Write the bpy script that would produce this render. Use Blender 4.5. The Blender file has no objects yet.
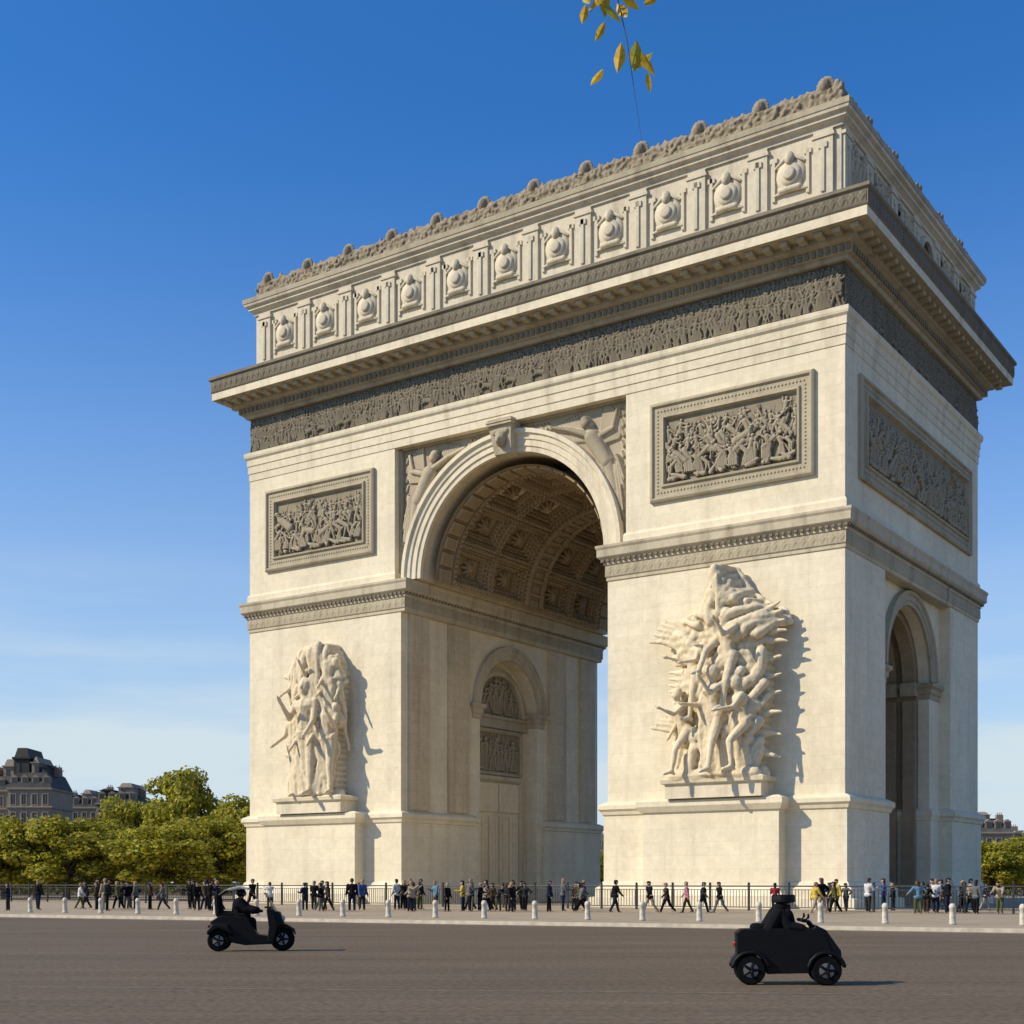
import bpy, math, random
import numpy as np
from mathutils import Vector, Matrix
random.seed(7)
C=bpy.context.scene.collection
PI=math.pi; R=math.radians
FPX=1354.6; HOR=883.0
def px(x,Y): return (x-512)/FPX*Y
def pz(y,Y): return 1.7+(HOR-y)/FPX*Y

# ------------------------------------------------------------------ materials
def nodes(name):
    m=bpy.data.materials.new(name); m.use_nodes=True
    return m,m.node_tree.nodes,m.node_tree.links,m.node_tree.nodes['Principled BSDF']
def flat(name,col,rough=.6,metal=0,noise=.12,scale=20,spec=.3,transl=0):
    m,n,l,b=nodes(name)
    tc=n.new('ShaderNodeTexCoord'); nz=n.new('ShaderNodeTexNoise'); nz.inputs['Scale'].default_value=scale; nz.inputs['Detail'].default_value=4
    l.new(tc.outputs['Object'],nz.inputs['Vector'])
    rp=n.new('ShaderNodeValToRGB')
    rp.color_ramp.elements[0].color=(*[c*(1-noise*1.5) for c in col],1); rp.color_ramp.elements[1].color=(*[min(1,c*(1+noise)) for c in col],1)
    rp.color_ramp.elements[0].position=.3; rp.color_ramp.elements[1].position=.7
    l.new(nz.outputs['Fac'],rp.inputs['Fac']); l.new(rp.outputs['Color'],b.inputs['Base Color'])
    b.inputs['Roughness'].default_value=rough; b.inputs['Metallic'].default_value=metal
    b.inputs['Specular IOR Level'].default_value=spec
    if transl:
        t=n.new('ShaderNodeBsdfTranslucent'); l.new(rp.outputs['Color'],t.inputs['Color']); x=n.new('ShaderNodeMixShader'); x.inputs[0].default_value=transl
        l.new(b.outputs[0],x.inputs[1]); l.new(t.outputs[0],x.inputs[2]); l.new(x.outputs[0],n['Material Output'].inputs['Surface'])
    return m
def stone(name,col,dirt,brick=0.0,point=0.0,bump=.25,stain=.55,fine=14,lo=.87):
    m,n,l,b=nodes(name); b.inputs['Roughness'].default_value=.85; b.inputs['Specular IOR Level'].default_value=.15
    tc=n.new('ShaderNodeTexCoord')
    sp=n.new('ShaderNodeSeparateXYZ'); l.new(tc.outputs['Object'],sp.inputs[0])
    def mp(sc):
        q=n.new('ShaderNodeMapping'); q.inputs['Scale'].default_value=sc; l.new(tc.outputs['Object'],q.inputs[0]); return q
    def noise(vec,scale,detail=6,rough=.6):
        q=n.new('ShaderNodeTexNoise'); q.inputs['Scale'].default_value=scale; q.inputs['Detail'].default_value=detail; q.inputs['Roughness'].default_value=rough
        l.new(vec,q.inputs['Vector']); return q
    def ramp(fac,a,bb,ca,cb):
        q=n.new('ShaderNodeValToRGB'); q.color_ramp.elements[0].position=a; q.color_ramp.elements[1].position=bb
        q.color_ramp.elements[0].color=(*ca,1); q.color_ramp.elements[1].color=(*cb,1); l.new(fac,q.inputs['Fac']); return q
    def mix(f,a,bb,mode='MIX'):
        q=n.new('ShaderNodeMix'); q.data_type='RGBA'; q.blend_type=mode
        if isinstance(f,float): q.inputs[0].default_value=f
        else: l.new(f,q.inputs[0])
        for i,v in ((6,a),(7,bb)):
            if isinstance(v,tuple): q.inputs[i].default_value=(*v,1)
            else: l.new(v,q.inputs[i])
        return q.outputs[2]
    big=noise(tc.outputs['Object'],.22,5)
    base=ramp(big.outputs['Fac'],.3,.75,tuple(c*.88 for c in col),tuple(min(1,c*1.06) for c in col)).outputs['Color']
    streak=noise(mp((.9,.9,.09)).outputs[0],1.0,7,.65)
    sf=ramp(streak.outputs['Fac'],.5,.8,(0,0,0),(stain,)*3).outputs['Color']
    colr=mix(sf,base,dirt)
    fn=noise(tc.outputs['Object'],fine/6,8,.7)
    ff=ramp(fn.outputs['Fac'],.35,.7,(lo,lo*.99,lo*.965),(1.04,1.04,1.04)).outputs['Color']
    colr=mix(1.0,colr,ff,'MULTIPLY')
    hgt=fn.outputs['Fac']
    if brick:
        ad=n.new('ShaderNodeMath'); ad.operation='ADD'; l.new(sp.outputs[0],ad.inputs[0]); l.new(sp.outputs[1],ad.inputs[1])
        cb=n.new('ShaderNodeCombineXYZ'); l.new(ad.outputs[0],cb.inputs[0]); l.new(sp.outputs[2],cb.inputs[1])
        bk=n.new('ShaderNodeTexBrick'); l.new(cb.outputs[0],bk.inputs['Vector'])
        bk.inputs['Scale'].default_value=1; bk.inputs['Brick Width'].default_value=2.1; bk.inputs['Row Height'].default_value=.86
        bk.inputs['Mortar Size'].default_value=.016; bk.inputs['Mortar Smooth'].default_value=.4; bk.inputs['Bias'].default_value=0
        bk.inputs['Color1'].default_value=(1,1,1,1); bk.inputs['Color2'].default_value=(.9,.89,.87,1); bk.inputs['Mortar'].default_value=(.72,.69,.65,1)
        colr=mix(brick,colr,bk.outputs['Color'],'MULTIPLY')
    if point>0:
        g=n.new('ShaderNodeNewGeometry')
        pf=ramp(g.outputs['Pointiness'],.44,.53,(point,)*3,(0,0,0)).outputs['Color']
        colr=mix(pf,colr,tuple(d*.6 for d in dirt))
    l.new(colr,b.inputs['Base Color'])
    bp=n.new('ShaderNodeBump'); bp.inputs['Strength'].default_value=bump; bp.inputs['Distance'].default_value=.06
    l.new(hgt,bp.inputs['Height']); l.new(bp.outputs[0],b.inputs['Normal'])
    return m
M={}
M['wall']=stone('limestone',(.80,.705,.52),(.48,.40,.285),brick=.5,stain=.5,lo=.9)
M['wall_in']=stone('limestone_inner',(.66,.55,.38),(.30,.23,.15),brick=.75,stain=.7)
M['passage']=stone('passage_shade_stone',(.36,.285,.19),(.15,.115,.075),brick=.7,stain=.7)  # limestone darkened so the passage's shade sits in the colour
M['trim']=stone('limestone_trim',(.56,.48,.345),(.20,.165,.115),stain=.85)
M['fasc']=stone('limestone_fascia',(.76,.665,.49),(.32,.26,.185),stain=.7)
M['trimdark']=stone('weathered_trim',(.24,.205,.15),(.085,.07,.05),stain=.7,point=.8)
M['frame']=stone('panel_frame_stone',(.45,.385,.27),(.14,.115,.075),stain=.7)
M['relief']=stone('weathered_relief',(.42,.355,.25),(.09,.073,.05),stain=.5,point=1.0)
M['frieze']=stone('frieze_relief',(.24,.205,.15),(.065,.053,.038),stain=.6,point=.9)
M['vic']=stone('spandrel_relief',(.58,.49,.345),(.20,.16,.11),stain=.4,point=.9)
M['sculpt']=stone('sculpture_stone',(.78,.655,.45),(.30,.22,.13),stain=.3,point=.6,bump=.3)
M['attic']=stone('attic_stone',(.66,.58,.44),(.26,.215,.155),stain=.8)
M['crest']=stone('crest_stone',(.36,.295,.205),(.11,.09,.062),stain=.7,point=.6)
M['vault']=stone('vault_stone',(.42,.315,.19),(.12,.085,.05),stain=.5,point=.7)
M['door']=stone('door_wood',(.80,.66,.44),(.42,.32,.2),stain=.4)
M['black']=flat('black_paint',(.004,.004,.0045),.5,0,.2,8,.18)
M['rubber']=flat('tyre_rubber',(.006,.006,.006),.9,spec=.1)
M['rim']=flat('dull_silver_rim',(.2,.2,.205),.45,.6)
M['glass']=flat('smoked_screen',(.14,.14,.14),.15,0,.1,3,.6)
M['lamp']=flat('lamp_lens',(.5,.5,.48),.15)
M['red']=flat('tail_light_red',(.3,.02,.02),.25)
M['whitep']=flat('white_paint',(.50,.46,.40),.5,0,.12,6)
M['rail']=flat('dark_rail_paint',(.03,.03,.032),.5)
M['bark']=flat('tree_bark',(.09,.07,.05),.9,0,.4,3)
M['skin']=flat('skin_tone',(.45,.27,.19),.6)

# ------------------------------------------------------------------ geometry collector
class G:
    def __init__(s): s.v=[]; s.f=[]
    def quad(s,a,b,c,d):
        k=len(s.v); s.v+=[tuple(a),tuple(b),tuple(c),tuple(d)]; s.f.append((k,k+1,k+2,k+3)); return s
    def poly(s,pts):
        k=len(s.v); s.v+=[tuple(p) for p in pts]; s.f.append(tuple(range(k,k+len(pts)))); return s
    def box(s,x0,x1,y0,y1,z0,z1):
        k=len(s.v)
        s.v+=[(x0,y0,z0),(x1,y0,z0),(x1,y1,z0),(x0,y1,z0),(x0,y0,z1),(x1,y0,z1),(x1,y1,z1),(x0,y1,z1)]
        s.f+=[tuple(k+i for i in q) for q in ((0,3,2,1),(4,5,6,7),(0,1,5,4),(1,2,6,5),(2,3,7,6),(3,0,4,7))]; return s
    def cap(s,p0,p1,r0,r1,n=8,caps=2,sx=1.0):
        p0=Vector(p0);p1=Vector(p1); d=p1-p0; L=d.length
        if L<1e-6: d=Vector((0,0,1)); L=1
        d=d/L; a=d.orthogonal().normalized(); b=d.cross(a)
        k=len(s.v); rings=[]
        for i in range(caps+1):
            t=-PI/2+PI/2*(i+.35)/(caps+.35); rings.append((p0+d*(math.sin(t)*r0),math.cos(t)*r0))
        for i in range(caps+1):
            t=PI/2*(i)/(caps+.35); rings.append((p1+d*(math.sin(t)*r1),math.cos(t)*r1))
        for c,r in rings:
            for j in range(n):
                w=2*PI*j/n; s.v.append(tuple(c+a*(math.cos(w)*r)+b*(math.sin(w)*r)))
        for i in range(len(rings)-1):
            for j in range(n):
                s.f.append((k+i*n+j,k+i*n+(j+1)%n,k+(i+1)*n+(j+1)%n,k+(i+1)*n+j))
        s.f.append(tuple(k+j for j in reversed(range(n)))); s.f.append(tuple(k+(len(rings)-1)*n+j for j in range(n))); return s
    def ell(s,c,r,n=10,m=6):
        k=len(s.v)
        for i in range(1,m):
            t=PI*i/m
            for j in range(n):
                w=2*PI*j/n; s.v.append((c[0]+r[0]*math.sin(t)*math.cos(w),c[1]+r[1]*math.sin(t)*math.sin(w),c[2]+r[2]*math.cos(t)))
        for i in range(m-2):
            for j in range(n): s.f.append((k+i*n+j,k+(i+1)*n+j,k+(i+1)*n+(j+1)%n,k+i*n+(j+1)%n))
        s.v+=[(c[0],c[1],c[2]+r[2]),(c[0],c[1],c[2]-r[2])]; q=len(s.v)
        for j in range(n):
            s.f.append((q-2,k+j,k+(j+1)%n)); s.f.append((q-1,k+(m-2)*n+(j+1)%n,k+(m-2)*n+j))
        return s
    def chain(s,pts,rs,n=8):
        for i in range(len(pts)-1): s.cap(pts[i],pts[i+1],rs[i],rs[i+1],n)
        return s
    def prism(s,prof,y0,y1):
        k=len(s.v); n=len(prof)
        s.v+=[(x,y0,z) for x,z in prof]+[(x,y1,z) for x,z in prof]
        s.f.append(tuple(k+i for i in range(n))); s.f.append(tuple(k+n+i for i in reversed(range(n))))
        for i in range(n): s.f.append((k+(i+1)%n,k+i,k+n+i,k+n+(i+1)%n))
        return s
    def lathe(s,prof,c,n=20,axis='z'):
        k=len(s.v)
        for r,h in prof:
            for j in range(n):
                w=2*PI*j/n
                if axis=='z': s.v.append((c[0]+r*math.cos(w),c[1]+r*math.sin(w),c[2]+h))
                else: s.v.append((c[0]+r*math.cos(w),c[1]+h,c[2]+r*math.sin(w)))
        for i in range(len(prof)-1):
            for j in range(n): s.f.append((k+i*n+j,k+i*n+(j+1)%n,k+(i+1)*n+(j+1)%n,k+(i+1)*n+j))
        s.f.append(tuple(k+j for j in range(n))); s.f.append(tuple(k+(len(prof)-1)*n+j for j in range(n)))
        return s
    def ring(s,x0,x1,y0,y1,prof):
        k=len(s.v)
        for p,z in prof: s.v+=[(x0-p,y0-p,z),(x1+p,y0-p,z),(x1+p,y1+p,z),(x0-p,y1+p,z)]
        for i in range(len(prof)-1):
            for j in range(4): s.f.append((k+i*4+j,k+i*4+(j+1)%4,k+(i+1)*4+(j+1)%4,k+(i+1)*4+j))
        s.f.append((k+3,k+2,k+1,k)); q=k+(len(prof)-1)*4; s.f.append((q,q+1,q+2,q+3)); return s
    def mesh(s,name,mats,fix=True):
        me=bpy.data.meshes.new(name); me.from_pydata(s.v,[],s.f)
        for m in (mats if isinstance(mats,(list,tuple)) else [mats]): me.materials.append(m)
        if fix:
            import bmesh
            bm=bmesh.new(); bm.from_mesh(me); bmesh.ops.recalc_face_normals(bm,faces=bm.faces); bm.to_mesh(me); bm.free()
        me.update(); return me
    def build(s,name,mat,parent=None,smooth=False,bevel=0):
        me=s.mesh(name,mat); o=link(name,me,parent)
        if smooth: me.shade_smooth()
        if bevel:
            b=o.modifiers.new('b','BEVEL'); b.width=bevel; b.segments=2; b.limit_method='ANGLE'
        return o
def link(name,me,parent=None):
    o=bpy.data.objects.new(name,me); C.objects.link(o)
    if parent: o.parent=parent
    return o
def empty(name,loc,rz=0):
    o=bpy.data.objects.new(name,None); C.objects.link(o); o.location=loc; o.rotation_euler=(0,0,rz); o.empty_display_size=.3; return o
def tag(o,label,cat,group=None,kind=None):
    o['label']=label; o['category']=cat
    if group:o['group']=group
    if kind:o['kind']=kind
    return o
TEX=bpy.data.textures.new('folds','CLOUDS'); TEX.noise_scale=.5; TEX.noise_depth=3
def blob(g,name,mat,voxel,smooth=2,disp=0):
    me=g.mesh(name+'_raw',mat); o=bpy.data.objects.new('tmp',me); C.objects.link(o)
    r=o.modifiers.new('r','REMESH'); r.mode='VOXEL'; r.voxel_size=voxel
    if smooth:
        q=o.modifiers.new('s','SMOOTH'); q.factor=.5; q.iterations=smooth
    if disp:
        d=o.modifiers.new('d','DISPLACE'); d.texture=TEX; d.strength=disp; d.texture_coords='LOCAL'; d.mid_level=.5
    bpy.context.view_layer.update()
    dg=bpy.context.evaluated_depsgraph_get()
    out=bpy.data.meshes.new_from_object(o.evaluated_get(dg)); out.name=name
    bpy.data.objects.remove(o); bpy.data.meshes.remove(me)
    if not out.materials: out.materials.append(mat)
    out.shade_smooth(); return out

# ------------------------------------------------------------------ height fields for carved relief
class HF:
    def __init__(s,W,H,res):
        s.W,s.H=W,H; s.nx=int(W/res)+1; s.ny=int(H/res)+1
        s.x=np.linspace(0,W,s.nx); s.y=np.linspace(0,H,s.ny); s.h=np.zeros((s.ny,s.nx))
    def cap(s,p0,p1,r0,r1,z=0,k=1.0):
        rm=max(r0,r1)
        i0=np.searchsorted(s.x,min(p0[0],p1[0])-rm); i1=np.searchsorted(s.x,max(p0[0],p1[0])+rm)
        j0=np.searchsorted(s.y,min(p0[1],p1[1])-rm); j1=np.searchsorted(s.y,max(p0[1],p1[1])+rm)
        if i1<=i0 or j1<=j0: return
        X,Y=np.meshgrid(s.x[i0:i1],s.y[j0:j1]); dx=p1[0]-p0[0]; dy=p1[1]-p0[1]; L=dx*dx+dy*dy+1e-9
        t=np.clip(((X-p0[0])*dx+(Y-p0[1])*dy)/L,0,1); r=r0+(r1-r0)*t
        d2=(X-p0[0]-t*dx)**2+(Y-p0[1]-t*dy)**2
        hh=np.where(d2<r*r,z+k*np.sqrt(np.maximum(r*r-d2,0)),0)
        s.h[j0:j1,i0:i1]=np.maximum(s.h[j0:j1,i0:i1],hh)
    def figure(s,x,y,H,rnd,robe=None,z=0,k=1.0,tilt=0.0):
        u=H; lean=rnd.uniform(-.2,.2)+tilt; hip=(x,y+.5*u); ch=(x+lean*u*.4,y+.78*u); hd=(ch[0]+lean*u*.25,y+.93*u)
        if robe is None: robe=rnd.random()<.5
        st=rnd.uniform(.03,.2)
        for sg in (-1,1):
            kn=(hip[0]+sg*st*u*.8+rnd.uniform(-.05,.05)*u,y+.26*u); ft=(hip[0]+sg*st*u*(.7 if robe else 1.3),y+.02*u)
            s.cap((hip[0]+sg*.05*u,hip[1]),kn,.08*u,.06*u,z,k); s.cap(kn,ft,.055*u,.035*u,z,k)
            s.cap(ft,(ft[0]+.06*u*rnd.choice((-1,1)),ft[1]),.03*u,.02*u,z,k)
        if robe:
            sw=rnd.uniform(-.15,.15)
            for q in range(5):
                xx=hip[0]+(q-2)*.045*u; s.cap((xx*.6+hip[0]*.4,hip[1]+.08*u),(xx+((q-2)*.03+sw)*u,y+.05*u),.03*u,.04*u,z+.03*u,k)
        s.cap(hip,ch,.09*u,.12*u,z,k); s.cap((ch[0]-.08*u,ch[1]),(ch[0]+.08*u,ch[1]),.065*u,.065*u,z,k)
        s.cap(hd,(hd[0],hd[1]+.02*u),.068*u,.062*u,z+.04*u,k)
        for sg in (-1,1):
            sh=(ch[0]+sg*.11*u,ch[1]); a=rnd.uniform(-1.3,1.3); el=(sh[0]+sg*math.cos(a)*.14*u,sh[1]+math.sin(a)*.16*u)
            a2=a+rnd.uniform(-.3,1.4); ha=(el[0]+sg*math.cos(a2)*.13*u*rnd.choice((1,1,-.6)),el[1]+math.sin(a2)*.15*u)
            s.cap(sh,el,.05*u,.04*u,z+.03*u,k); s.cap(el,ha,.04*u,.028*u,z+.04*u,k)
            if rnd.random()<.25: s.cap((ha[0],ha[1]-.25*u),(ha[0]+rnd.uniform(-.2,.2)*u,ha[1]+.35*u),.016*u,.014*u,z+.02*u,1.5)
        if rnd.random()<.35:
            sg=rnd.choice((-1,1))
            for q in range(4): s.cap((ch[0],ch[1]),(ch[0]+sg*(.2+.04*q)*u,ch[1]-(.05+.12*q)*u),.05*u,.035*u,z,k)
    def horse(s,x,y,H,rnd,sg=1,z=0,k=.9,rear=.25):
        u=H; b0=(x-sg*.3*u,y+.48*u); b1=(x+sg*.22*u,y+(.55+rear*.4)*u)
        s.cap(b0,b1,.17*u,.15*u,z,k); nk=(x+sg*.42*u,y+(.82+rear*.4)*u); s.cap(b1,nk,.13*u,.07*u,z,k); s.cap(nk,(nk[0]+sg*.17*u,nk[1]-.13*u),.07*u,.04*u,z+.03*u,k)
        for q in (-.38,-.26):
            kx=x+sg*q*u+rnd.uniform(-.05,.12)*u; s.cap((x+sg*q*u,y+.42*u),(kx,y+.24*u),.08*u,.045*u,z,k); s.cap((kx,y+.24*u),(kx-sg*.08*u,y+.02*u),.04*u,.03*u,z,k)
        for q in (.22,.3):
            a=rnd.uniform(.15,.4); kx=x+sg*(q+a)*u; s.cap((x+sg*q*u,y+(.45+rear*.3)*u),(kx,y+(.36+rear*.2)*u),.07*u,.04*u,z+.04*u,k); s.cap((kx,y+(.36+rear*.2)*u),(kx-sg*.05*u,y+.14*u),.04*u,.03*u,z,k)
        s.cap(b0,(x-sg*.55*u,y+.3*u),.06*u,.03*u,z,k)
        for q in range(4): s.cap((b1[0]+sg*.05*q*u,b1[1]+.08*q*u),(b1[0]+sg*(.05*q-.1)*u,b1[1]+(.08*q+.04)*u),.045*u,.02*u,z+.08*u,k)
    def surf(s,name,mat,parent,mapf,mask=None):
        X,Y=np.meshgrid(s.x,s.y); P=mapf(X,Y,s.h)
        me=bpy.data.meshes.new(name); nx,ny=s.nx,s.ny
        idx=np.arange(nx*ny).reshape(ny,nx); Fc=np.stack([idx[:-1,:-1],idx[:-1,1:],idx[1:,1:],idx[1:,:-1]],-1).reshape(-1,4)
        if mask is not None:
            cx=(X[:-1,:-1]+X[1:,1:])/2; cy=(Y[:-1,:-1]+Y[1:,1:])/2; Fc=Fc[mask(cx,cy).reshape(-1)]
        me.from_pydata(P.reshape(-1,3).tolist(),[],Fc.tolist()); me.materials.append(mat); me.shade_smooth(); me.update()
        return link(name,me,parent)
def plane_map(o,ux,uy,n):
    o,ux,uy,n=[np.array(a,float) for a in (o,ux,uy,n)]
    return lambda X,Y,H: o+X[...,None]*ux+Y[...,None]*uy+H[...,None]*n
FRONT=lambda x0,y,z0: plane_map((x0,y,z0),(1,0,0),(0,0,1),(0,-1,0))
SIDE=lambda x,y0,z0: plane_map((x,y0,z0),(0,1,0),(0,0,1),(1,0,0))

# ------------------------------------------------------------------ the arch
TH=math.atan2(.5635,.826)
ctr=(20.06-25*.826+14.3*.5635, 81.6+25*.5635+14.3*.826)
arch=empty('triumphal_arch',(ctr[0],ctr[1],0),-TH)
tag(arch,'colossal pale limestone triumphal arch with carved reliefs and a coffered vault','monument')
F,B,HX=-14.3,14.3,25.
def arch_block(g,axis,a0,a1,c,half,r,zs,zt,n=40):
    pts=[]; ca=math.atan2(zt-zs,half)
    angs=sorted(set([PI*i/n for i in range(n+1)]+[ca,PI-ca]))
    def P(u,z,a): return (u,a,z) if axis=='y' else (a,u,z)
    for t in angs:
        A=(c+r*math.cos(t),zs+r*math.sin(t))
        if t<=ca: O=(c+half,zs+half*math.tan(t))
        elif t>=PI-ca: O=(c-half,zs-half*math.tan(t))
        else: O=(c+(zt-zs)/math.tan(t),zt)
        pts.append((A,O))
    for (A0,O0),(A1,O1) in zip(pts[:-1],pts[1:]):
        for a in (a0,a1): g.quad(P(*A0,a),P(*A1,a),P(*O1,a),P(*O0,a))
        g.quad(P(*A0,a0),P(*A1,a0),P(*A1,a1),P(*A0,a1)); g.quad(P(*O0,a0),P(*O1,a0),P(*O1,a1),P(*O0,a1))
    for A,O in (pts[0],pts[-1]): g.quad(P(*A,a0),P(*O,a0),P(*O,a1),P(*A,a1))
def archivolt(g,axis,plane,sgn,c,zs,prof,n=48):
    k=len(g.v); m=len(prof)
    for i in range(n+1):
        t=PI*i/n
        for r,h in prof:
            u=c+r*math.cos(t); z=zs+r*math.sin(t); a=plane+sgn*h
            g.v.append((u,a,z) if axis=='y' else (a,u,z))
    for i in range(n):
        for j in range(m-1): g.f.append((k+i*m+j,k+i*m+j+1,k+(i+1)*m+j+1,k+(i+1)*m+j))
    g.f.append(tuple(k+j for j in range(m))); g.f.append(tuple(k+n*m+j for j in range(m)))
def frame(g,o,ux,uy,n,W,H,prof):
    o,ux,uy,n=[Vector(a) for a in (o,ux,uy,n)]; k=len(g.v)
    for d,h in prof:
        for x,y in ((d,d),(W-d,d),(W-d,H-d),(d,H-d)): g.v.append(tuple(o+ux*x+uy*y+n*h))
    for i in range(len(prof)-1):
        for j in range(4): g.f.append((k+i*4+j,k+i*4+(j+1)%4,k+(i+1)*4+(j+1)%4,k+(i+1)*4+j))
PR=8.5; PL=-9.3
ZI=24.3
NBX=-10.6
g=G()
g.box(PR,HX,F,-7.1,.1,ZI).box(PR,HX,7.1,B,.1,ZI)
g.box(PR+.003,24.2,-7.1,-4.7,.1,16.2).box(PR+.003,24.2,4.7,7.1,.1,16.2)
arch_block(g,'x',PR+.003,24.2,0,7.1,4.7,16.2,ZI-.01)
g.build('pier',M['wall'],arch)
g=G()
g.box(-HX,PL,F,-5.0,.1,ZI).box(-HX,PL,5.0,B,.1,ZI).box(-HX,NBX,-5,5,.1,ZI)
g.box(NBX,PL-.003,-5,-4.2,.1,16).box(NBX,PL-.003,4.2,5,.1,16)
arch_block(g,'x',NBX,PL-.003,0,5.0,4.2,16,ZI-.01)
g.build('pier',M['wall'],arch)
bp=[(0,.1),(.95,.1),(.95,.75),(.62,.8),(.62,1.35),(.42,1.5),(.3,1.75),(.2,1.8),(.2,6.2),(.3,6.25),(.36,6.45),(.5,6.6),(.5,6.85),(.4,6.95),(.1,7.1),(-.05,7.1)]
for x0,x1,y0,y1 in ((PR,HX,F,-7.1),(PR,HX,7.1,B),(-HX,PL,F,-5.3),(-HX,PL,5.3,B)):
    G().ring(x0,x1,y0,y1,bp).build('pier_base',M['wall'],arch)
bp2=[(p*.5,z-.004) for p,z in bp]
for y0,y1 in ((-7.0,-4.75),(4.75,7.0)): G().ring(PR,24.2,y0,y1,bp2[:-1]).build('pier_base',M['wall'],arch)
g=G(); g.box(9.9,HX,F,B,ZI,34.4); g.build('upper_wall',M['wall'],arch)
g=G(); g.box(-HX,-9.9,F,B,ZI,34.4); g.build('upper_wall',M['wall'],arch)
g=G(); arch_block(g,'y',F+.8,B-.8,0,9.897,7.9,ZI,34.397); g.build('arch_wall',M['wall_in'],arch)
G().ring(-HX+.4,HX-.4,F+.4,B-.4,[(0,34.4),(0,46.9)]).build('entablature_core',M['trim'],arch)
# added lining of the side passage, its shade painted as dark stone
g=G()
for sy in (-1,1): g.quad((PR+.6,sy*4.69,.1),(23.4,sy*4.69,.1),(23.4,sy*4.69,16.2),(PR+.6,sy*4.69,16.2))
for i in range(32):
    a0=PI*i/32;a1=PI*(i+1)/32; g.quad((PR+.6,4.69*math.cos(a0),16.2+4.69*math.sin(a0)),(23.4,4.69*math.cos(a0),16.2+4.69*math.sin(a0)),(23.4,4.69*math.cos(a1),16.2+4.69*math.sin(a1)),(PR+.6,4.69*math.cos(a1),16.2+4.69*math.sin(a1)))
g.build('passage_shade_lining',M['passage'],arch)
# impost cornices
ip=[(.0,21.9),(.08,21.95),(.08,22.15),(.14,22.2),(.14,22.95),(.22,23.0),(.22,23.15),(.34,23.3),(.52,23.45),(.56,23.5),(.56,23.95),(.64,24.1),(.64,24.25),(.15,24.33)]
for x0,x1 in ((PR,HX),(-HX,PL+.35)):
    o=G().ring(x0+.005,x1-.005,F+.005,B-.005,ip).build('impost_cornice',M['trim'],arch)
    g=G()
    def dent(x0,x1,y0,y1,p,z0,z1,w,gap,g=g):
        n=int((x1-x0+2*p)/(w+gap)); st=(x1-x0+2*p)/n
        for i in range(n):
            a=x0-p+i*st+gap/2; g.box(a,a+w,y0-p,y0+.0,z0,z1); g.box(a,a+w,y1,y1+p,z0,z1)
        n=int((y1-y0+2*p)/(w+gap)); st=(y1-y0+2*p)/n
        for i in range(n):
            a=y0-p+i*st+gap/2; g.box(x1,x1+p,a,a+w,z0+.002,z1-.002); g.box(x0-p,x0,a,a+w,z0+.002,z1-.002)
    dent(x0,x1,F,B,.40,23.17,23.36,.2,.2)
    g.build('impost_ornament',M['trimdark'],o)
    def band(L,mapf):
        h=HF(L,.72,.055); n=int(L/.62)
        for i in range(n):
            x=(i+.5)*L/n
            for a in (-.9,-.3,.3,.9): h.cap((x,.1),(x+math.sin(a)*.22,.15+math.cos(a)*.42),.04,.07,0,.7)
            h.cap((x+L/n/2,.08),(x+L/n/2,.62),.04,.035,0,.7)
        h.surf('impost_band',M['frame'],o,mapf)
    band(x1-x0+.26,FRONT(x0-.13,F-.15,22.22)); band(B-F+.26,SIDE(x1+.15,F-.13,22.22))
for x0,x1 in ((9.9,HX),(-HX,-9.9)):
    G().ring(x0+.01,x1-.01,F+.01,B-.01,[(0,24.3),(.16,24.3),(.16,24.8),(.08,24.95),(0,25.0)]).build('wall_base_course',M['wall'],arch)
vp=[(7.87,-.02),(7.87,.3),(8.2,.32),(8.25,.42),(8.65,.42),(8.7,.52),(9.0,.55),(9.1,.72),(9.4,.7),(9.45,.3),(9.45,-.02)]
g=G(); archivolt(g,'y',F+.8,-1,0,ZI+.03,vp); g.build('archivolt',M['fasc'],arch)
g=G(); archivolt(g,'y',B-.8,1,0,ZI+.03,vp); g.build('archivolt',M['fasc'],arch)
sp=[(4.67,-.02),(4.67,.18),(4.95,.2),(5.0,.28),(5.35,.28),(5.4,.4),(5.65,.4),(5.7,-.02)]
g=G(); archivolt(g,'x',24.2,1,0,16.2,sp); g.build('side_archivolt',M['frame'],arch)
g=G(); archivolt(g,'x',PR,-1,0,16.2,sp); g.build('side_archivolt',M['trim'],arch)
sp2=[(4.17,-.02),(4.17,.15),(4.5,.17),(4.55,.26),(4.95,.26),(5.0,.38),(5.25,.36),(5.3,-.02)]
g=G(); archivolt(g,'x',PL,1,0,16,sp2); g.build('niche_archivolt',M['trim'],arch)
si=[(0,14.9),(.1,15),(.1,15.3),(.22,15.4),(.22,15.7),(.42,15.85),(.42,16.1),(.1,16.17)]
for y0,y1 in ((-6.9,-4.75),(4.75,6.9)): G().ring(PR+.2,24.15,y0,y1,si).build('side_impost',M['frame'],arch)
for y0,y1 in ((-5.2,-4.25),(4.25,5.2)): G().ring(NBX+.1,PL,y0,y1,si[:-1]+[(.1,15.96)]).build('niche_impost',M['trim'],arch)
nb=NBX+.003
G().box(nb-.2,nb+.35,-4.19,4.19,14.6,15.6).build('niche_lintel',M['frame'],arch)
G().box(nb-.2,nb+.5,-4.19,4.19,15.35,15.62).build('niche_lintel',M['frame'],arch)
g=G(); archivolt(g,'x',nb,1,0,15.7,[(3.3,0),(3.3,.35),(3.6,.45),(3.9,.3),(3.92,0)],30); g.build('inner_archivolt',M['trim'],arch)
h=HF(6.6,3.4,.045); rr=random.Random(3)
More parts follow.
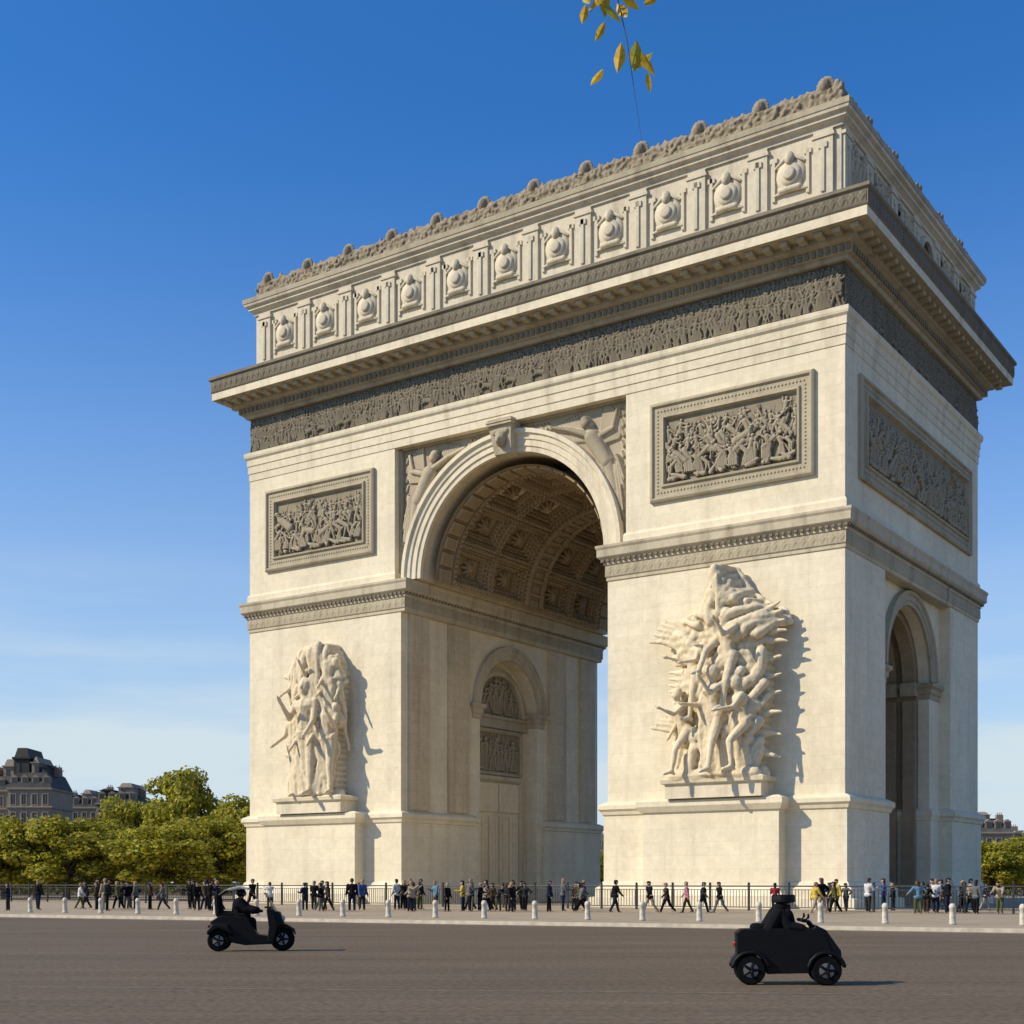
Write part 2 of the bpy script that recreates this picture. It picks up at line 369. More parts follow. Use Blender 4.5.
for i in range(8): h.figure(.55+i*.79,.05,(1.4,2.0,2.6,3.0,3.0,2.6,2.0,1.4)[i],rr,k=.9)
h.surf('tympanum_relief',M['relief'],arch,SIDE(nb+.02,-3.3,15.7),lambda x,y:((x-3.3)**2+y**2)<10.8)
h=HF(6.4,3.2,.045)
for i in range(11): h.figure(.35+i*.57,.1,rr.uniform(2.0,2.8),rr,k=.9)
h.surf('niche_relief',M['relief'],arch,SIDE(nb+.03,-3.2,11.0))
g=G(); frame(g,(nb,-3.5,10.7),(0,1,0),(0,0,1),(1,0,0),7.0,3.8,[(0,0),(0,.3),(.15,.33),(.3,.2),(.31,.03)]); g.build('niche_relief_frame',M['frame'],arch)
g=G(); g.box(nb,nb+.12,-3.0,3.0,.2,10.2)
dr=g.build('door',M['door'],arch)
g=G(); frame(g,(nb,-3.5,.15),(0,1,0),(0,0,1),(1,0,0),7.0,10.45,[(0,0),(0,.4),(.3,.43),(.5,.2),(.51,.1)]); g.build('door_frame',M['trim'],dr)
for q in range(4):
    G().box(nb+.12,nb+.2,-2.95+q*1.5,-1.6+q*1.5,.5,7.3).build('door_panel',M['door'],dr,bevel=.03)
    for s in range(3): G().box(nb+.2,nb+.27,-2.9+q*1.5+s*.43,-2.52+q*1.5+s*.43,.6,7.2).build('door_plank',M['door'],dr,bevel=.03)
for q in range(2): G().box(nb+.12,nb+.26,-2.95+q*3.0,-.1+q*3.0,7.6,10.0).build('door_panel',M['door'],dr,bevel=.04)
for y0,y1 in ((F+.8,F+3.2),(-8.6,-5.9),(5.9,8.6),(B-3.2,B-.8)):
    G().box(PL-.1,PL+.22,y0,y1,7.2,21.88).build('pilaster_strip',M['wall_in'],arch)
# keystone
k0=[(-.7,F-.1,32.0),(.7,F-.1,32.0),(1.0,F-.6,34.35),(-1.0,F-.6,34.35)]; bk=[(-.75,F+.7,31.9),(.75,F+.7,31.9),(1.05,F+.7,34.38),(-1.05,F+.7,34.38)]
g=G(); g.quad(*k0)
for i in range(4): g.quad(k0[i],k0[(i+1)%4],bk[(i+1)%4],bk[i])
for zz in (33.9,34.1): g.box(-1.1,1.1,F-.7,F-.3,zz,zz+.12)
ks=g.build('keystone',M['trim'],arch)
q=G(); q.ell((0,F-.4,33.0),(.45,.35,.65)); q.ell((0,F-.7,32.8),(.2,.25,.25)); q.cap((-.5,F-.3,33.5),(.5,F-.3,33.5),.28,.28)
link('keystone_head',blob(q,'keystone_head',M['frame'],.06,2,.1),ks)
# vault coffers
hv=HF(25.4,PI,.07); nt=int(PI*7.85/.07); hv.ny=nt; hv.y=np.linspace(0,PI,nt)
X,Y=np.meshgrid(hv.x,hv.y); s_=Y*7.85; S=PI*7.85/7
half=np.abs(X-12.7); T=(12.7-1.2-2.0)/2
xx=np.clip(half-1.2,0,2*T-.001); fx=(xx/T)%1; fy=(s_/S)%1
dx=np.abs(fx-.5)*T; dy=np.abs(fy-.5)*S; ex=T/2-dx; ey=S/2-dy; e=np.minimum(ex,ey)
bead=.12*((((s_+X)/.3)%1)<.6)
hh=np.where(e<.34,.75,np.where(e<.52,.55+bead,np.where(e<.8,.38,np.where(e<.98,.2+bead,0.))))
rad=np.sqrt((dx/1.15)**2+dy**2); ang=np.arctan2((fy-.5)*S,(fx-.5)*T)
pet=.72*(.72+.28*np.cos(ang*8))
hh=np.maximum(hh,np.where(rad<pet,.5*np.sqrt(np.maximum(0,1-(rad/pet)**2)),0))
gk=.14*((((s_/.42)%1)<.5)^(((X/.42)%1)<.5)); hh=np.where((e<.30)&(e>.06),.75+gk,hh); hh=np.where((e>.56)&(e<.76),.38+gk*.8,hh)
band=(half>12.7-2.0); bh=.6+.2*((half>12.7-1.75)&(half<12.7-.35))*(((s_/1.3)%1)<.8)
hh=np.where(band,bh,hh); mid=half<1.2; hh=np.where(mid,1.15-.18*((half<.8)&(((s_/1.3)%1)<.78))+.1*((half<.45)&(((s_/1.3)%1)<.5)),hh)
hv.h=hh
def vmap(X,Y,H):
    r=7.88-H; return np.stack([-r*np.cos(Y),X-12.7,ZI+.02+r*np.sin(Y)],-1)
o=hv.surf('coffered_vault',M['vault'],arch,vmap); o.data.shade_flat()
for xa,dr_ in ((11,0),(16,0),(21,0),(22.4,.3)):
    g=G(); archivolt(g,'x',xa,1,0,16.2,[(4.68,0),(4.2-dr_*0,0),(4.2,.9),(4.68,.9)],24); g.build('passage_rib',M['passage'],arch)
    for s in (-1,1): 
        a,b=sorted((s*4.68,s*4.2)); G().box(xa,xa+.9,a,b,.1,14.9).build('passage_pilaster',M['passage'],arch)
        a,b=sorted((s*4.68,s*3.95)); G().box(xa-.1,xa+1.0,a,b,15.2,16.15).box(xa-.05,xa+.95,a*.999,b,.1,1.6).build('pilaster_capital',M['frame'],arch)
g=G(); archivolt(g,'x',19.2,1,0,16.2,[(4.1,0),(3.5,0),(3.5,.8),(4.1,.8)],24); g.build('passage_inner_arch',M['passage'],arch)
# spandrel victories
def spandrel(sg):
    h=HF(9.0,9.2,.045); rr=random.Random(5+sg)
    h.cap((1.5,5.2),(2.6,7.0),.5,.62,.15,.9); h.cap((2.6,7.0),(2.9,7.7),.25,.22,.2); h.cap((3.05,8.05),(3.15,8.25),.38,.36,.3)
    h.cap((3.0,7.3),(4.4,7.9),.24,.19,.3); h.cap((4.4,7.9),(5.8,8.3),.18,.12,.3); h.cap((2.2,7.0),(1.0,7.4),.25,.2,.2); h.cap((1.0,7.4),(.7,8.6),.18,.13,.2)
    h.cap((1.4,5.2),(.9,3.3),.45,.32,.15,.8); h.cap((.9,3.3),(.5,1.5),.28,.18,.1); h.cap((1.7,5.0),(1.3,3.2),.38,.27,.1); h.cap((1.3,3.0),(.9,1.2),.25,.13,.1)
    for i in range(20):
        a=1.65+i*.075; L=2.7-.07*i; h.cap((2.0,6.6),(2.0+math.cos(a)*L,6.6+math.sin(a)*L),.2,.09,.05,.9)
    for i in range(18):
        a=1.35-i*.06; L=2.4; h.cap((3.1,7.0),(3.1+math.cos(a)*L*1.6,6.6+math.sin(a)*L),.18,.09,0,.8)
    for i in range(55):
        x0=.6+rr.random()*1.7; y0=5.6-rr.random()*1.6; h.cap((x0,y0),(x0-.4-rr.random()*.5+.4*rr.random(),y0-.8-rr.random()*3.0),.12,.07,.25,.9)
    for i in range(9): h.cap((6.0+i*.3,8.3+.1*(i%2)),(6.3+i*.3,8.8),.16,.1,.05)
    for i in range(12): h.cap((.25,.5+i*.7),(.4,.9+i*.7),.14,.1,0)
    if sg<0: mp=lambda X,Y,H: np.stack([-9.6+X,F+.78-H,24.95+Y],-1); mk=lambda x,y:((-9.6+x)**2+(24.95+y-ZI)**2)>9.44**2
    else: mp=lambda X,Y,H: np.stack([9.6-X,F+.78-H,24.95+Y],-1); mk=lambda x,y:((9.6-x)**2+(24.95+y-ZI)**2)>9.44**2
    return h.surf('spandrel_relief',M['vic'],arch,mp,mk)
spandrel(-1); spandrel(1)
g=G()
for s in (-1,1): g.box(s*9.75-.15,s*9.75+.15,F+.5,F+.8,25.0,34.1)
g.box(-9.6,9.6,F+.5,F+.8,34.05,34.3); g.build('bay_frame',M['frame'],arch)
# battle panels
fp=[(0,0),(0,.22),(.12,.3),(.22,.3),(.3,.16),(.85,.16),(.92,.3),(1.05,.32),(1.15,.02)]
def panel(name,o,ux,n,W,H,seed,mapf):
    g=G(); frame(g,o,ux,(0,0,1),n,W,H,fp); fr=g.build(name+'_frame',M['frame'],arch)
    g=G(); O=Vector(o);U=Vector(ux);N=Vector(n); Z=Vector((0,0,1)); st=.24
    def bead(x,y):
        p=O+U*x+Z*y+N*.15; g.ell(p,(.08,.08,.08),6,4)
    for i in range(int((W-1)/st)+1): bead(.57+i*st,.57); bead(.57+i*st,H-.57)
    for i in range(1,int((H-1)/st)): bead(.57,.57+i*st); bead(W-.57,.57+i*st)
    g.build('bead_ornament',M['frame'],fr,smooth=True)
    w,hh=W-2.3,H-2.3; h=HF(w,hh,.038); rr=random.Random(seed)
    for i in range(int(w/.42)): h.figure(.3+i*.42+rr.uniform(-.25,.25),hh*rr.uniform(.45,.62),hh*rr.uniform(.28,.36),rr,z=0,k=.8)
    for i in range(int(w/.45)): h.figure(.3+i*.45+rr.uniform(-.25,.25),hh*rr.uniform(.22,.4),hh*rr.uniform(.32,.45),rr,z=.08,k=.8,tilt=rr.uniform(-.8,.8))
    for i in range(max(3,int(w/2.3))): h.horse(1.2+i*2.3+rr.uniform(-.5,.5),hh*rr.uniform(.03,.25),hh*rr.uniform(.35,.5),rr,rr.choice((-1,1)),z=.16,k=.8,rear=rr.uniform(0,.8))
    for i in range(int(w/.48)): h.figure(.3+i*.48+rr.uniform(-.3,.3),.04+rr.random()*.45,hh*rr.uniform(.26,.46),rr,z=.2,k=.9,tilt=rr.uniform(-1.0,1.0))
    for i in range(int(w/.6)):
        x=rr.uniform(.3,w-.3); h.cap((x,.15),(x+rr.uniform(-.9,.9),.2+rr.random()*.3),.18,.11,.2)
    for i in range(int(w*2.2)):
        x=rr.uniform(.2,w-.2); y=rr.uniform(.3,hh*.8); a=rr.uniform(.3,2.8); h.cap((x,y),(x+math.cos(a)*.8,y+math.sin(a)*.8),.06,.035,rr.uniform(.1,.3),1)
    h.h=np.minimum(h.h,.8)
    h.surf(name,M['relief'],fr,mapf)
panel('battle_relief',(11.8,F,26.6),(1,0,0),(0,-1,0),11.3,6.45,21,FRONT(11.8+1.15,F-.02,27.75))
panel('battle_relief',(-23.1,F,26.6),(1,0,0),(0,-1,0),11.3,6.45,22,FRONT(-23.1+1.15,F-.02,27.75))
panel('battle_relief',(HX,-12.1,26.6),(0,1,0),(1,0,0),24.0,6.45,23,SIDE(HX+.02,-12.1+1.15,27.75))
G().ring(-HX,HX,F,B,[(-.05,34.2),(.05,34.2),(.05,34.75),(.11,34.78),(.11,35.35),(.17,35.38),(.17,35.85),(.3,36.0),(.34,36.15),(.34,36.4),(.05,36.5)]).build('architrave',M['fasc'],arch)
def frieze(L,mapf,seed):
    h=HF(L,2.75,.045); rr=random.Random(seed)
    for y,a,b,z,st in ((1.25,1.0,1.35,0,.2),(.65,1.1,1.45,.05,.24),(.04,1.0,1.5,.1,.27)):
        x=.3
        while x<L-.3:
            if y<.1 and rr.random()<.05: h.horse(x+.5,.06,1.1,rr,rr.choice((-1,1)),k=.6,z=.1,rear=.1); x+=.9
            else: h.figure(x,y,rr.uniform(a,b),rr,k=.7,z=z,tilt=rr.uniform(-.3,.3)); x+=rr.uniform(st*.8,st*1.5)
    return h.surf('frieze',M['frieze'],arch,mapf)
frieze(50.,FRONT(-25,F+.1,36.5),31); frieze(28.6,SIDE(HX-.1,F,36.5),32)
co=G().ring(-HX,HX,F,B,[(-.1,39.2),(.2,39.2),(.3,39.3),(.3,39.45),(.55,39.5),(.55,39.95),(.8,40.05),(1.0,40.1),(1.0,40.5),(2.1,40.55)]).build('main_cornice',M['frame'],arch)
G().ring(-HX,HX,F,B,[(1.0,40.5),(2.12,40.56),(2.12,41.15),(2.15,41.19)]).build('cornice_corona',M['fasc'],co)
def dent2(name,mat,bev,p0,p1,z0,z1,w,gap):
    n=int((2*HX+2*p1)/(w+gap)); st=(2*HX+2*p1)/n; gs=[G(),G(),G(),G()]
    for i in range(n):
        a=-HX-p1+i*st+(st-w)/2; gs[0].box(a,a+w,F-p1,F-p0,z0,z1); gs[1].box(a,a+w,B+p0,B+p1,z0,z1)
    D=B-F; n=int((D+2*p1)/(w+gap)); st=(D+2*p1)/n
    for i in range(n):
        a=F-p1+i*st+(st-w)/2
        if a<F-p0 or a+w>B+p0: continue
        gs[2].box(HX+p0,HX+p1,a,a+w,z0,z1); gs[3].box(-HX-p1,-HX-p0,a,a+w,z0,z1)
    for g in gs: g.build(name,mat,co,bevel=bev)
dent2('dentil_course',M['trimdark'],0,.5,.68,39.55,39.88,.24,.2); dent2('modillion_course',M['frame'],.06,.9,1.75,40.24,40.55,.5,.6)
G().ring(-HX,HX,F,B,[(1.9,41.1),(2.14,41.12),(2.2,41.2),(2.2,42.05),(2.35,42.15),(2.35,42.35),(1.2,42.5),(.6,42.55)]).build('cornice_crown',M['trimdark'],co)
def palmettes(L,mapf):
    h=HF(L,.84,.055); n=int(L/.6)
    for i in range(n):
        x=(i+.5)*L/n
        for a in (-.8,-.27,.27,.8): h.cap((x,.12),(x+math.sin(a)*.24,.15+math.cos(a)*.5),.04,.075,0,.9)
        h.cap((x+L/n/2,.1),(x+L/n/2,.66),.04,.035,0,.9)
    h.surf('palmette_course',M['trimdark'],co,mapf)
palmettes(54.2,FRONT(-27.1,F-2.21,41.22)); palmettes(32.8,SIDE(HX+2.21,F-2.1,41.22))
# attic
AI=.35; AX=HX-AI; AF=F+AI; AB=B+.1
at=G().ring(-AX,AX,AF,AB,[(0.5,42.4),(.6,42.5),(.6,43.0),(.3,43.15),(0,43.3),(-.02,43.3),(-.02,47.9)]).build('attic',M['attic'],arch)
ac=G().ring(-AX,AX,AF,AB,[(-.1,47.6),(.12,47.62),(.14,47.8),(.34,47.95),(.44,48.0),(.44,48.2),(.66,48.3),(.72,48.5)]).build('attic_cornice',M['attic'],at)
G().ring(-AX,AX,AF,AB,[(.68,48.47),(.76,48.5),(.78,48.85),(.2,48.93),(-1,48.95)]).build('cornice_edge',M['frame'],ac)
sg_=G()
for (r,h0,h1) in ((.98,0,.14),(.74,.14,.26),(.42,.26,.4)):
    k=len(sg_.v); n=24
    for hh_,rr_ in ((0,r),(h1,r*.93),(h1+.03,r*.6)):
        for j in range(n):
            w=2*PI*j/n; sg_.v.append((rr_*math.cos(w),-hh_,rr_*math.sin(w)*1.0))
    for i in range(2):
        for j in range(n): sg_.f.append((k+i*n+j,k+i*n+(j+1)%n,k+(i+1)*n+(j+1)%n,k+(i+1)*n+j))
    sg_.f.append(tuple(k+2*n+j for j in range(n)))
sg_.ell((0,-.25,.95),(.34,.25,.42),8,6); sg_.cap((-.6,-.15,-.9),(.6,-.15,-.9),.2,.2)
for a in (-1,1): sg_.cap((a*.3,-.15,1.05),(a*.95,-.12,.6),.13,.08); sg_.cap((a*.3,-.12,-.95),(a*1.05,-.12,-1.1),.14,.07)
shm=sg_.mesh('shield',M['attic']); shm.shade_smooth()
pm=G(); pm.box(-.62,.62,-.18,.05,0,4.35).box(-.72,.72,-.26,.05,3.9,4.1).box(-.68,.68,-.24,.05,0,.25)
pm.box(-.12,.12,-.28,-.17,.6,3.6).box(-.28,.28,-.28,-.17,3.25,3.6)
pm=pm.mesh('attic_pilaster',M['attic'])
tm=G().box(-.1,.1,-.12,.05,.9,3.6).box(-.24,.24,-.12,.05,3.3,3.6).mesh('sword_ornament',M['attic'])
def place(name,me,x,y,z,rz):
    o=link(name,me,at); o.location=(x,y,z); o.rotation_euler=(0,0,rz)
for k in range(-5,6): place('shield',shm,k*4.28,AF,45.55,0)
for k in range(-6,6):
    x=max(-23.9,min(23.9,(k+.5)*4.28)); place('attic_pilaster',pm,x,AF,43.25,0)
    for s2 in (-1.02,1.02):
        if abs(x+s2)<24.4: place('sword_ornament',tm,x+s2,AF,43.25,0)
for k in range(7):
    y=max(F+1.1,min(B-.7,F+.26+k*4.68)) ; place('attic_pilaster',pm,AX,y,43.25,PI/2)
for k in range(6):
    if k==3: continue
    h=HF(2.9,3.6,.05); rr=random.Random(60+k)
    for i in range(4): h.figure(.5+i*.62,.3,rr.uniform(2.5,3.1),rr,k=1.0)
    h.surf('attic_relief',M['vic'],at,SIDE(AX+.03,F+2.6+k*4.68-1.45,43.7))
yc=F+2.6+3*4.68
g=G(); archivolt(g,'x',AX,1,yc,45.6,[(1.2,-.02),(1.2,.25),(1.55,.35),(1.65,-.02)],20); g.build('attic_window_arch',M['attic'],at)
dk=flat('dark_opening',(.05,.043,.033),.9)
g=G(); g.poly([(AX+.02,yc+1.2*math.cos(PI*i/16),45.6+1.2*math.sin(PI*i/16)) for i in range(17)]+[(AX+.02,yc-1.2,43.5),(AX+.02,yc+1.2,43.5)]); g.build('attic_window',dk,at)
# crest
g=G(); g.ring(-AX,AX,AF,AB,[(-.1,48.85),(.05,48.97),(.05,49.2),(-.15,49.3),(-1.0,49.35)])
cr=g.build('crest_parapet',M['crest'],arch)
def crest_run(L,seed):
    rr=random.Random(seed); q=G(); q.box(0,L,.15,.65,.0,1.0)
    n=int(L/.24)
    for i in range(n):
        x=L*(i+.5)/n
        for z in (.15,.5,.85):
            q.ell((x+rr.uniform(-.1,.1),.15+rr.uniform(-.06,.06),z+rr.uniform(-.12,.12)),(rr.uniform(.1,.2),.16,rr.uniform(.12,.22)),6,4)
        q.ell((x,.4,1.05+rr.uniform(-.1,.14)),(.15,.25,rr.uniform(.12,.34)),6,4)
    return blob(q,'crest_foliage',M['crest'],.08,0,.14)
o=link('crest_foliage',crest_run(2*AX,3),cr); o.location=(-AX,AF-.05,49.2)
o=link('crest_foliage',crest_run(AB-AF-.2,4),cr); o.location=(AX+.02,AF+.1,49.2); o.rotation_euler=(0,0,PI/2)
q=G()
for a in np.linspace(-1.7,1.7,9): q.cap((0,0,.55),(math.sin(a)*.5,0,.6+math.cos(a)*.5),.13,.14,6,1)
q.ell((0,-.1,.6),(.38,.36,.42),8,6); q.cap((-.6,0,.15),(.6,0,.15),.25,.25,6,1)
am=blob(q,'antefix',M['crest'],.07,1,.1)
def ante(x,y,rz,s=1.0):
    o=link('antefix',am,cr); o.location=(x,y,49.85); o.rotation_euler=(0,0,rz); o.scale=(s,s,s)
for k in range(-6,6): ante(max(-24.2,min(24.2,(k+.5)*4.28)),AF+.25,0,1.0)
for k in range(1,6): ante(AX-.2,F+.6+k*5.0,PI/2,.7)

# ------------------------------------------------------------------ figures
def skel(p):
    d=lambda a:(math.sin(R(a)),-math.cos(R(a)))
    J={}; lt,lk,rt,rk=p.get('legs',(3,0,-3,0))
    def leg(t,k,sy):
        h=Vector((0,sy*.09,0)); a=d(t); kn=h+Vector((a[0]*.43,sy*.015,a[1]*.43)); b=d(t-k); an=kn+Vector((b[0]*.42,0,b[1]*.42)); return h,kn,an
    L=leg(lt,lk,1); Rr=leg(rt,rk,-1); hz=-min(L[2].z,Rr[2].z)+.08
    if 'hip' in p: hz=p['hip']
    up=Vector((0,0,hz)); J['L']=[q+up for q in L]; J['R']=[q+up for q in Rr]; J['hip']=up
    ln=R(p.get('lean',3)); tz=Vector((math.sin(ln),0,math.cos(ln)))
    ch=up+tz*.47; J['waist']=up+tz*.2; J['chest']=up+tz*.40; J['neck']=up+tz*.56
    ln2=R(p.get('lean',3)*.5+p.get('nod',0)); J['head']=J['neck']+Vector((math.sin(ln2)*.13+.015,0,math.cos(ln2)*.13))
    for n_,sy in (('l',1),('r',-1)):
        a,e,o=p.get(n_,(5,15,8)); sh=ch+Vector((0,sy*.185,0))
        def dr(a,o): return Vector((math.sin(R(a))*math.cos(R(o)),sy*math.sin(R(o)),-math.cos(R(a))*math.cos(R(o))))
        el=sh+dr(a,o)*.29; wr=el+dr(a+e,o*(.2 if e>50 else 1))*.25; ha=wr+dr(a+e,0)*.09
        J['a'+n_]=[sh,el,wr,ha]
    return J
def body_caps(J,grow=0,part='body'):
    c=[]
    if part in('body','trousers'):
        for s_ in 'LR':
            h,k,a=J[s_]; c+=[(h,k,.085+grow,.058+grow),(k,a,.056+grow,.038+grow*1.2)]
            if part=='body': c+=[(a,a+Vector((.15,0,-.045)),.042,.03),(a+Vector((-.04,0,-.04)),a,.035,.04)]
        c+=[(J['hip']+Vector((0,-.07,.02)),J['hip']+Vector((0,.07,.02)),.105+grow,.105+grow)]
    if part in('body','jacket'):
        c+=[(J['hip']*.6+J['waist']*.4,J['waist'],.115+grow,.11+grow),(J['waist'],J['chest'],.11+grow,.125+grow),(J['chest']+Vector((0,-.08,0)),J['chest']+Vector((0,.08,0)),.11+grow,.11+grow)]
        for s_ in('al','ar'):
            s0,e,w,h=J[s_]; c+=[(s0,e,.052+grow,.04+grow),(e,w,.04+grow,.028+grow)]
            if part=='body':
                c+=[(w,h,.026,.03),(h,h+(h-w)*.7,.024,.012)]
                c+=[(w+(h-w)*.4,w+(h-w)*1.1+Vector((.035,0,0)),.013,.009)]
        if part=='jacket': c+=[(J['hip']+Vector((0,-.06,-.02)),J['hip']+Vector((0,.06,-.02)),.125+grow,.125+grow)]
    if part=='body':
        H=J['head']; c+=[(J['neck']-Vector((0,0,.05)),H,.052,.05),(H+Vector((-.01,0,.03)),H+Vector((.01,0,-.02)),.093,.08),(H+Vector((.02,0,-.05)),H+Vector((.045,0,-.075)),.055,.035),
            (H+Vector((.09,0,0)),H+Vector((.105,0,-.02)),.014,.016),(H+Vector((-.01,-.088,-.02)),H+Vector((-.01,-.088,.015)),.016,.016),(H+Vector((-.01,.088,-.02)),H+Vector((-.01,.088,.015)),.016,.016)]
    if part=='hair':
        H=J['head']; c+=[(H+Vector((-.035,0,.055)),H+Vector((.02,0,.06)),.092,.085),(H+Vector((-.05,0,-.03)),H+Vector((-.03,0,.04)),.075,.09)]
    if part=='long_hair':
        H=J['head']; c+=[(H+Vector((-.035,0,.055)),H+Vector((.02,0,.06)),.092,.085),(H+Vector((-.06,0,-.16)),H+Vector((-.03,0,.04)),.07,.09)]
    return c
def capsmesh(caps,name,mat,vox,sm=1,disp=0,n=8):
    g=G()
    for a,b,r0,r1 in caps: g.cap(a,b,r0,r1,n)
    return blob(g,name,mat,vox,sm,disp)
def xf(caps,s,yaw,off,roll=0,fat=1.0):
    m=Matrix.Rotation(yaw,3,'Z')@Matrix.Rotation(roll,3,'Y'); off=Vector(off)
    return [(m@a*s+off,m@b*s+off,r0*s*fat,r1*s*fat) for a,b,r0,r1 in caps]

# ------------------------------------------------------------------ colossal sculpture groups: draped mass with figures emerging
V=Vector
def outl(tab,z):
    for (z0,a0,b0),(z1,a1,b1) in zip(tab[:-1],tab[1:]):
        if z0<=z<=z1:
            t=(z-z0)/(z1-z0); return a0+(a1-a0)*t,b0+(b1-b0)*t
    return tab[-1][1:]
def surf_y(tab,x,z,dep):
    a,b=outl(tab,z); m=(a+b)/2; w=max(.3,(b-a)/2); q=max(0,1-((x-m)/w)**2); return -(.7+dep*math.sqrt(q))
def mass(tab,dep,rr,field,nflow,r0,r1,L0,L1,over=.45):
    c=[]; z=.4; top=tab[-1][0]
    while z<top-.5:
        a,b=outl(tab,z); a+=.45; b-=.45; r=min(.62,max(.25,(b-a)/2*.9)); n=max(2,int((b-a)/.55))
        for i in range(n+1):
            x=a+r+(b-a-2*r)*i/n; y=surf_y(tab,x,z,dep); c.append((V((x,.1,z)),V((x,y+.8,z)),r,r*.9))
        z+=.45
    for i in range(nflow):
        z=rr.uniform(.8,top-.3); a,b=outl(tab,z); x=rr.uniform(a+.3,b-.3); L=rr.uniform(L0,L1); r=rr.uniform(r0,r1); n=8; p=V((x,surf_y(tab,x,z,dep)+.15,z)); ph=rr.uniform(0,6); am_=rr.uniform(.1,.35)
        for j in range(n):
            dx,dz=field(p.x,p.z); l_=math.hypot(dx,dz)+1e-6; dx/=l_; dz/=l_; wv=am_*math.sin(ph+j*.8); dx,dz=dx-dz*wv,dz+dx*wv
            x2=p.x+dx*L/n; z2=max(.2,min(top+.1,p.z+dz*L/n)); a,b=outl(tab,z2); x2=max(a-over,min(b+over,x2))
            e=V((x2,surf_y(tab,x2,z2,dep)+.1,z2)); c.append((p,e,r,r*.88)); r*=.88; p=e
    return c
def group_right():
    rr=random.Random(4)
    tab=[(0,-3.2,3.3),(1.5,-3.0,3.4),(3.5,-2.5,3.7),(5,-2.8,3.9),(6.5,-2.4,3.9),(8,-2.8,3.8),(9.3,-3.2,4.2),(10.1,-2.6,3.9),(10.8,-1.0,2.6),(11.6,-.5,1.4),(12.6,-.1,.9),(12.9,.0,.6)]
    def field(x,z):
        if z>8.2: return (x-.3+.5*math.sin(z*2),.55+abs(x)*.12)
        if x<-1.0 and 2.2<z: return (-1,.3*math.sin(z*1.1)-.25)
        return (-.45+.5*math.sin(z*.7+x*.5),-1)
    c=mass(tab,1.75,rr,field,150,.2,.4,1.8,4.2,.5)
    P=[dict(legs=(35,25,-22,5),lean=14,l=(50,60,8),r=(-10,40,8)),dict(legs=(20,10,-15,10),lean=4,l=(60,80,8),r=(20,70,8)),
       dict(legs=(45,50,-15,20),lean=14,l=(40,40,8),r=(60,70,8)),dict(legs=(12,5,-14,5),lean=-4,l=(20,60,8),r=(40,60,8)),dict(legs=(50,30,-38,12),lean=12,l=(175,0,2),r=(-40,50,10),nod=-5)]
    for x,y,z,s,yaw,k in [(-1.9,-1.9,.1,3.4,PI+.9,0),(.4,-2.35,.1,4.0,PI+1.1,1),(2.2,-2.0,.1,3.7,PI+.8,2),(-1.3,-1.9,3.5,3.4,PI+.9,3),(1.2,-2.1,3.9,3.8,PI+1.1,1)]:
        c.extend(xf(body_caps(skel(P[k])),s,yaw,(x,y,z),0,1.15))
    c.extend(xf(body_caps(skel(P[4])),3.3,PI+1.0,(.3,-1.8,6.2),0,1.25))
    def tail(x,z,dx,dz,L,r):
        p=V((x,-1.2,z)); d=V((dx,-.1,dz)).normalized()
        for j in range(6):
            d=(d+V((0,.02,.16*math.sin(j*1.3+x+z)))).normalized(); e=p+d*(L/6); c.append((p,e,r,r*.8)); p=e; r*=.8
    for q in range(5): tail(-2.2,8.5+.3*q,-1,.12+.05*q,2.6-.25*q,.42)
    for q in range(4): tail(-2.2,2.9+.35*q,-1,.10,2.5-.35*q,.42)
    for q in range(4): tail(-2.2,5.6+.4*q,-1,.2,1.2,.34)
    for q in range(5): tail(3.0,8.4+.4*q,1,.12*q-.1,1.7-.1*q,.38)
    for q in range(6): tail(2.8,1.6+1.1*q,1,-.25+.1*q,1.5,.36)
    for q in range(6): tail(-.6+.5*q,10.2,.3*(q-2.2),1,1.4-.12*abs(q-2)*2,.36)
    c.append((V((-2.9,-1.2,.15)),V((3.0,-1.2,.15)),.55,.55)); c.append((V((-2.7,-1.9,.15)),V((2.8,-1.9,.15)),.45,.45))
    return c
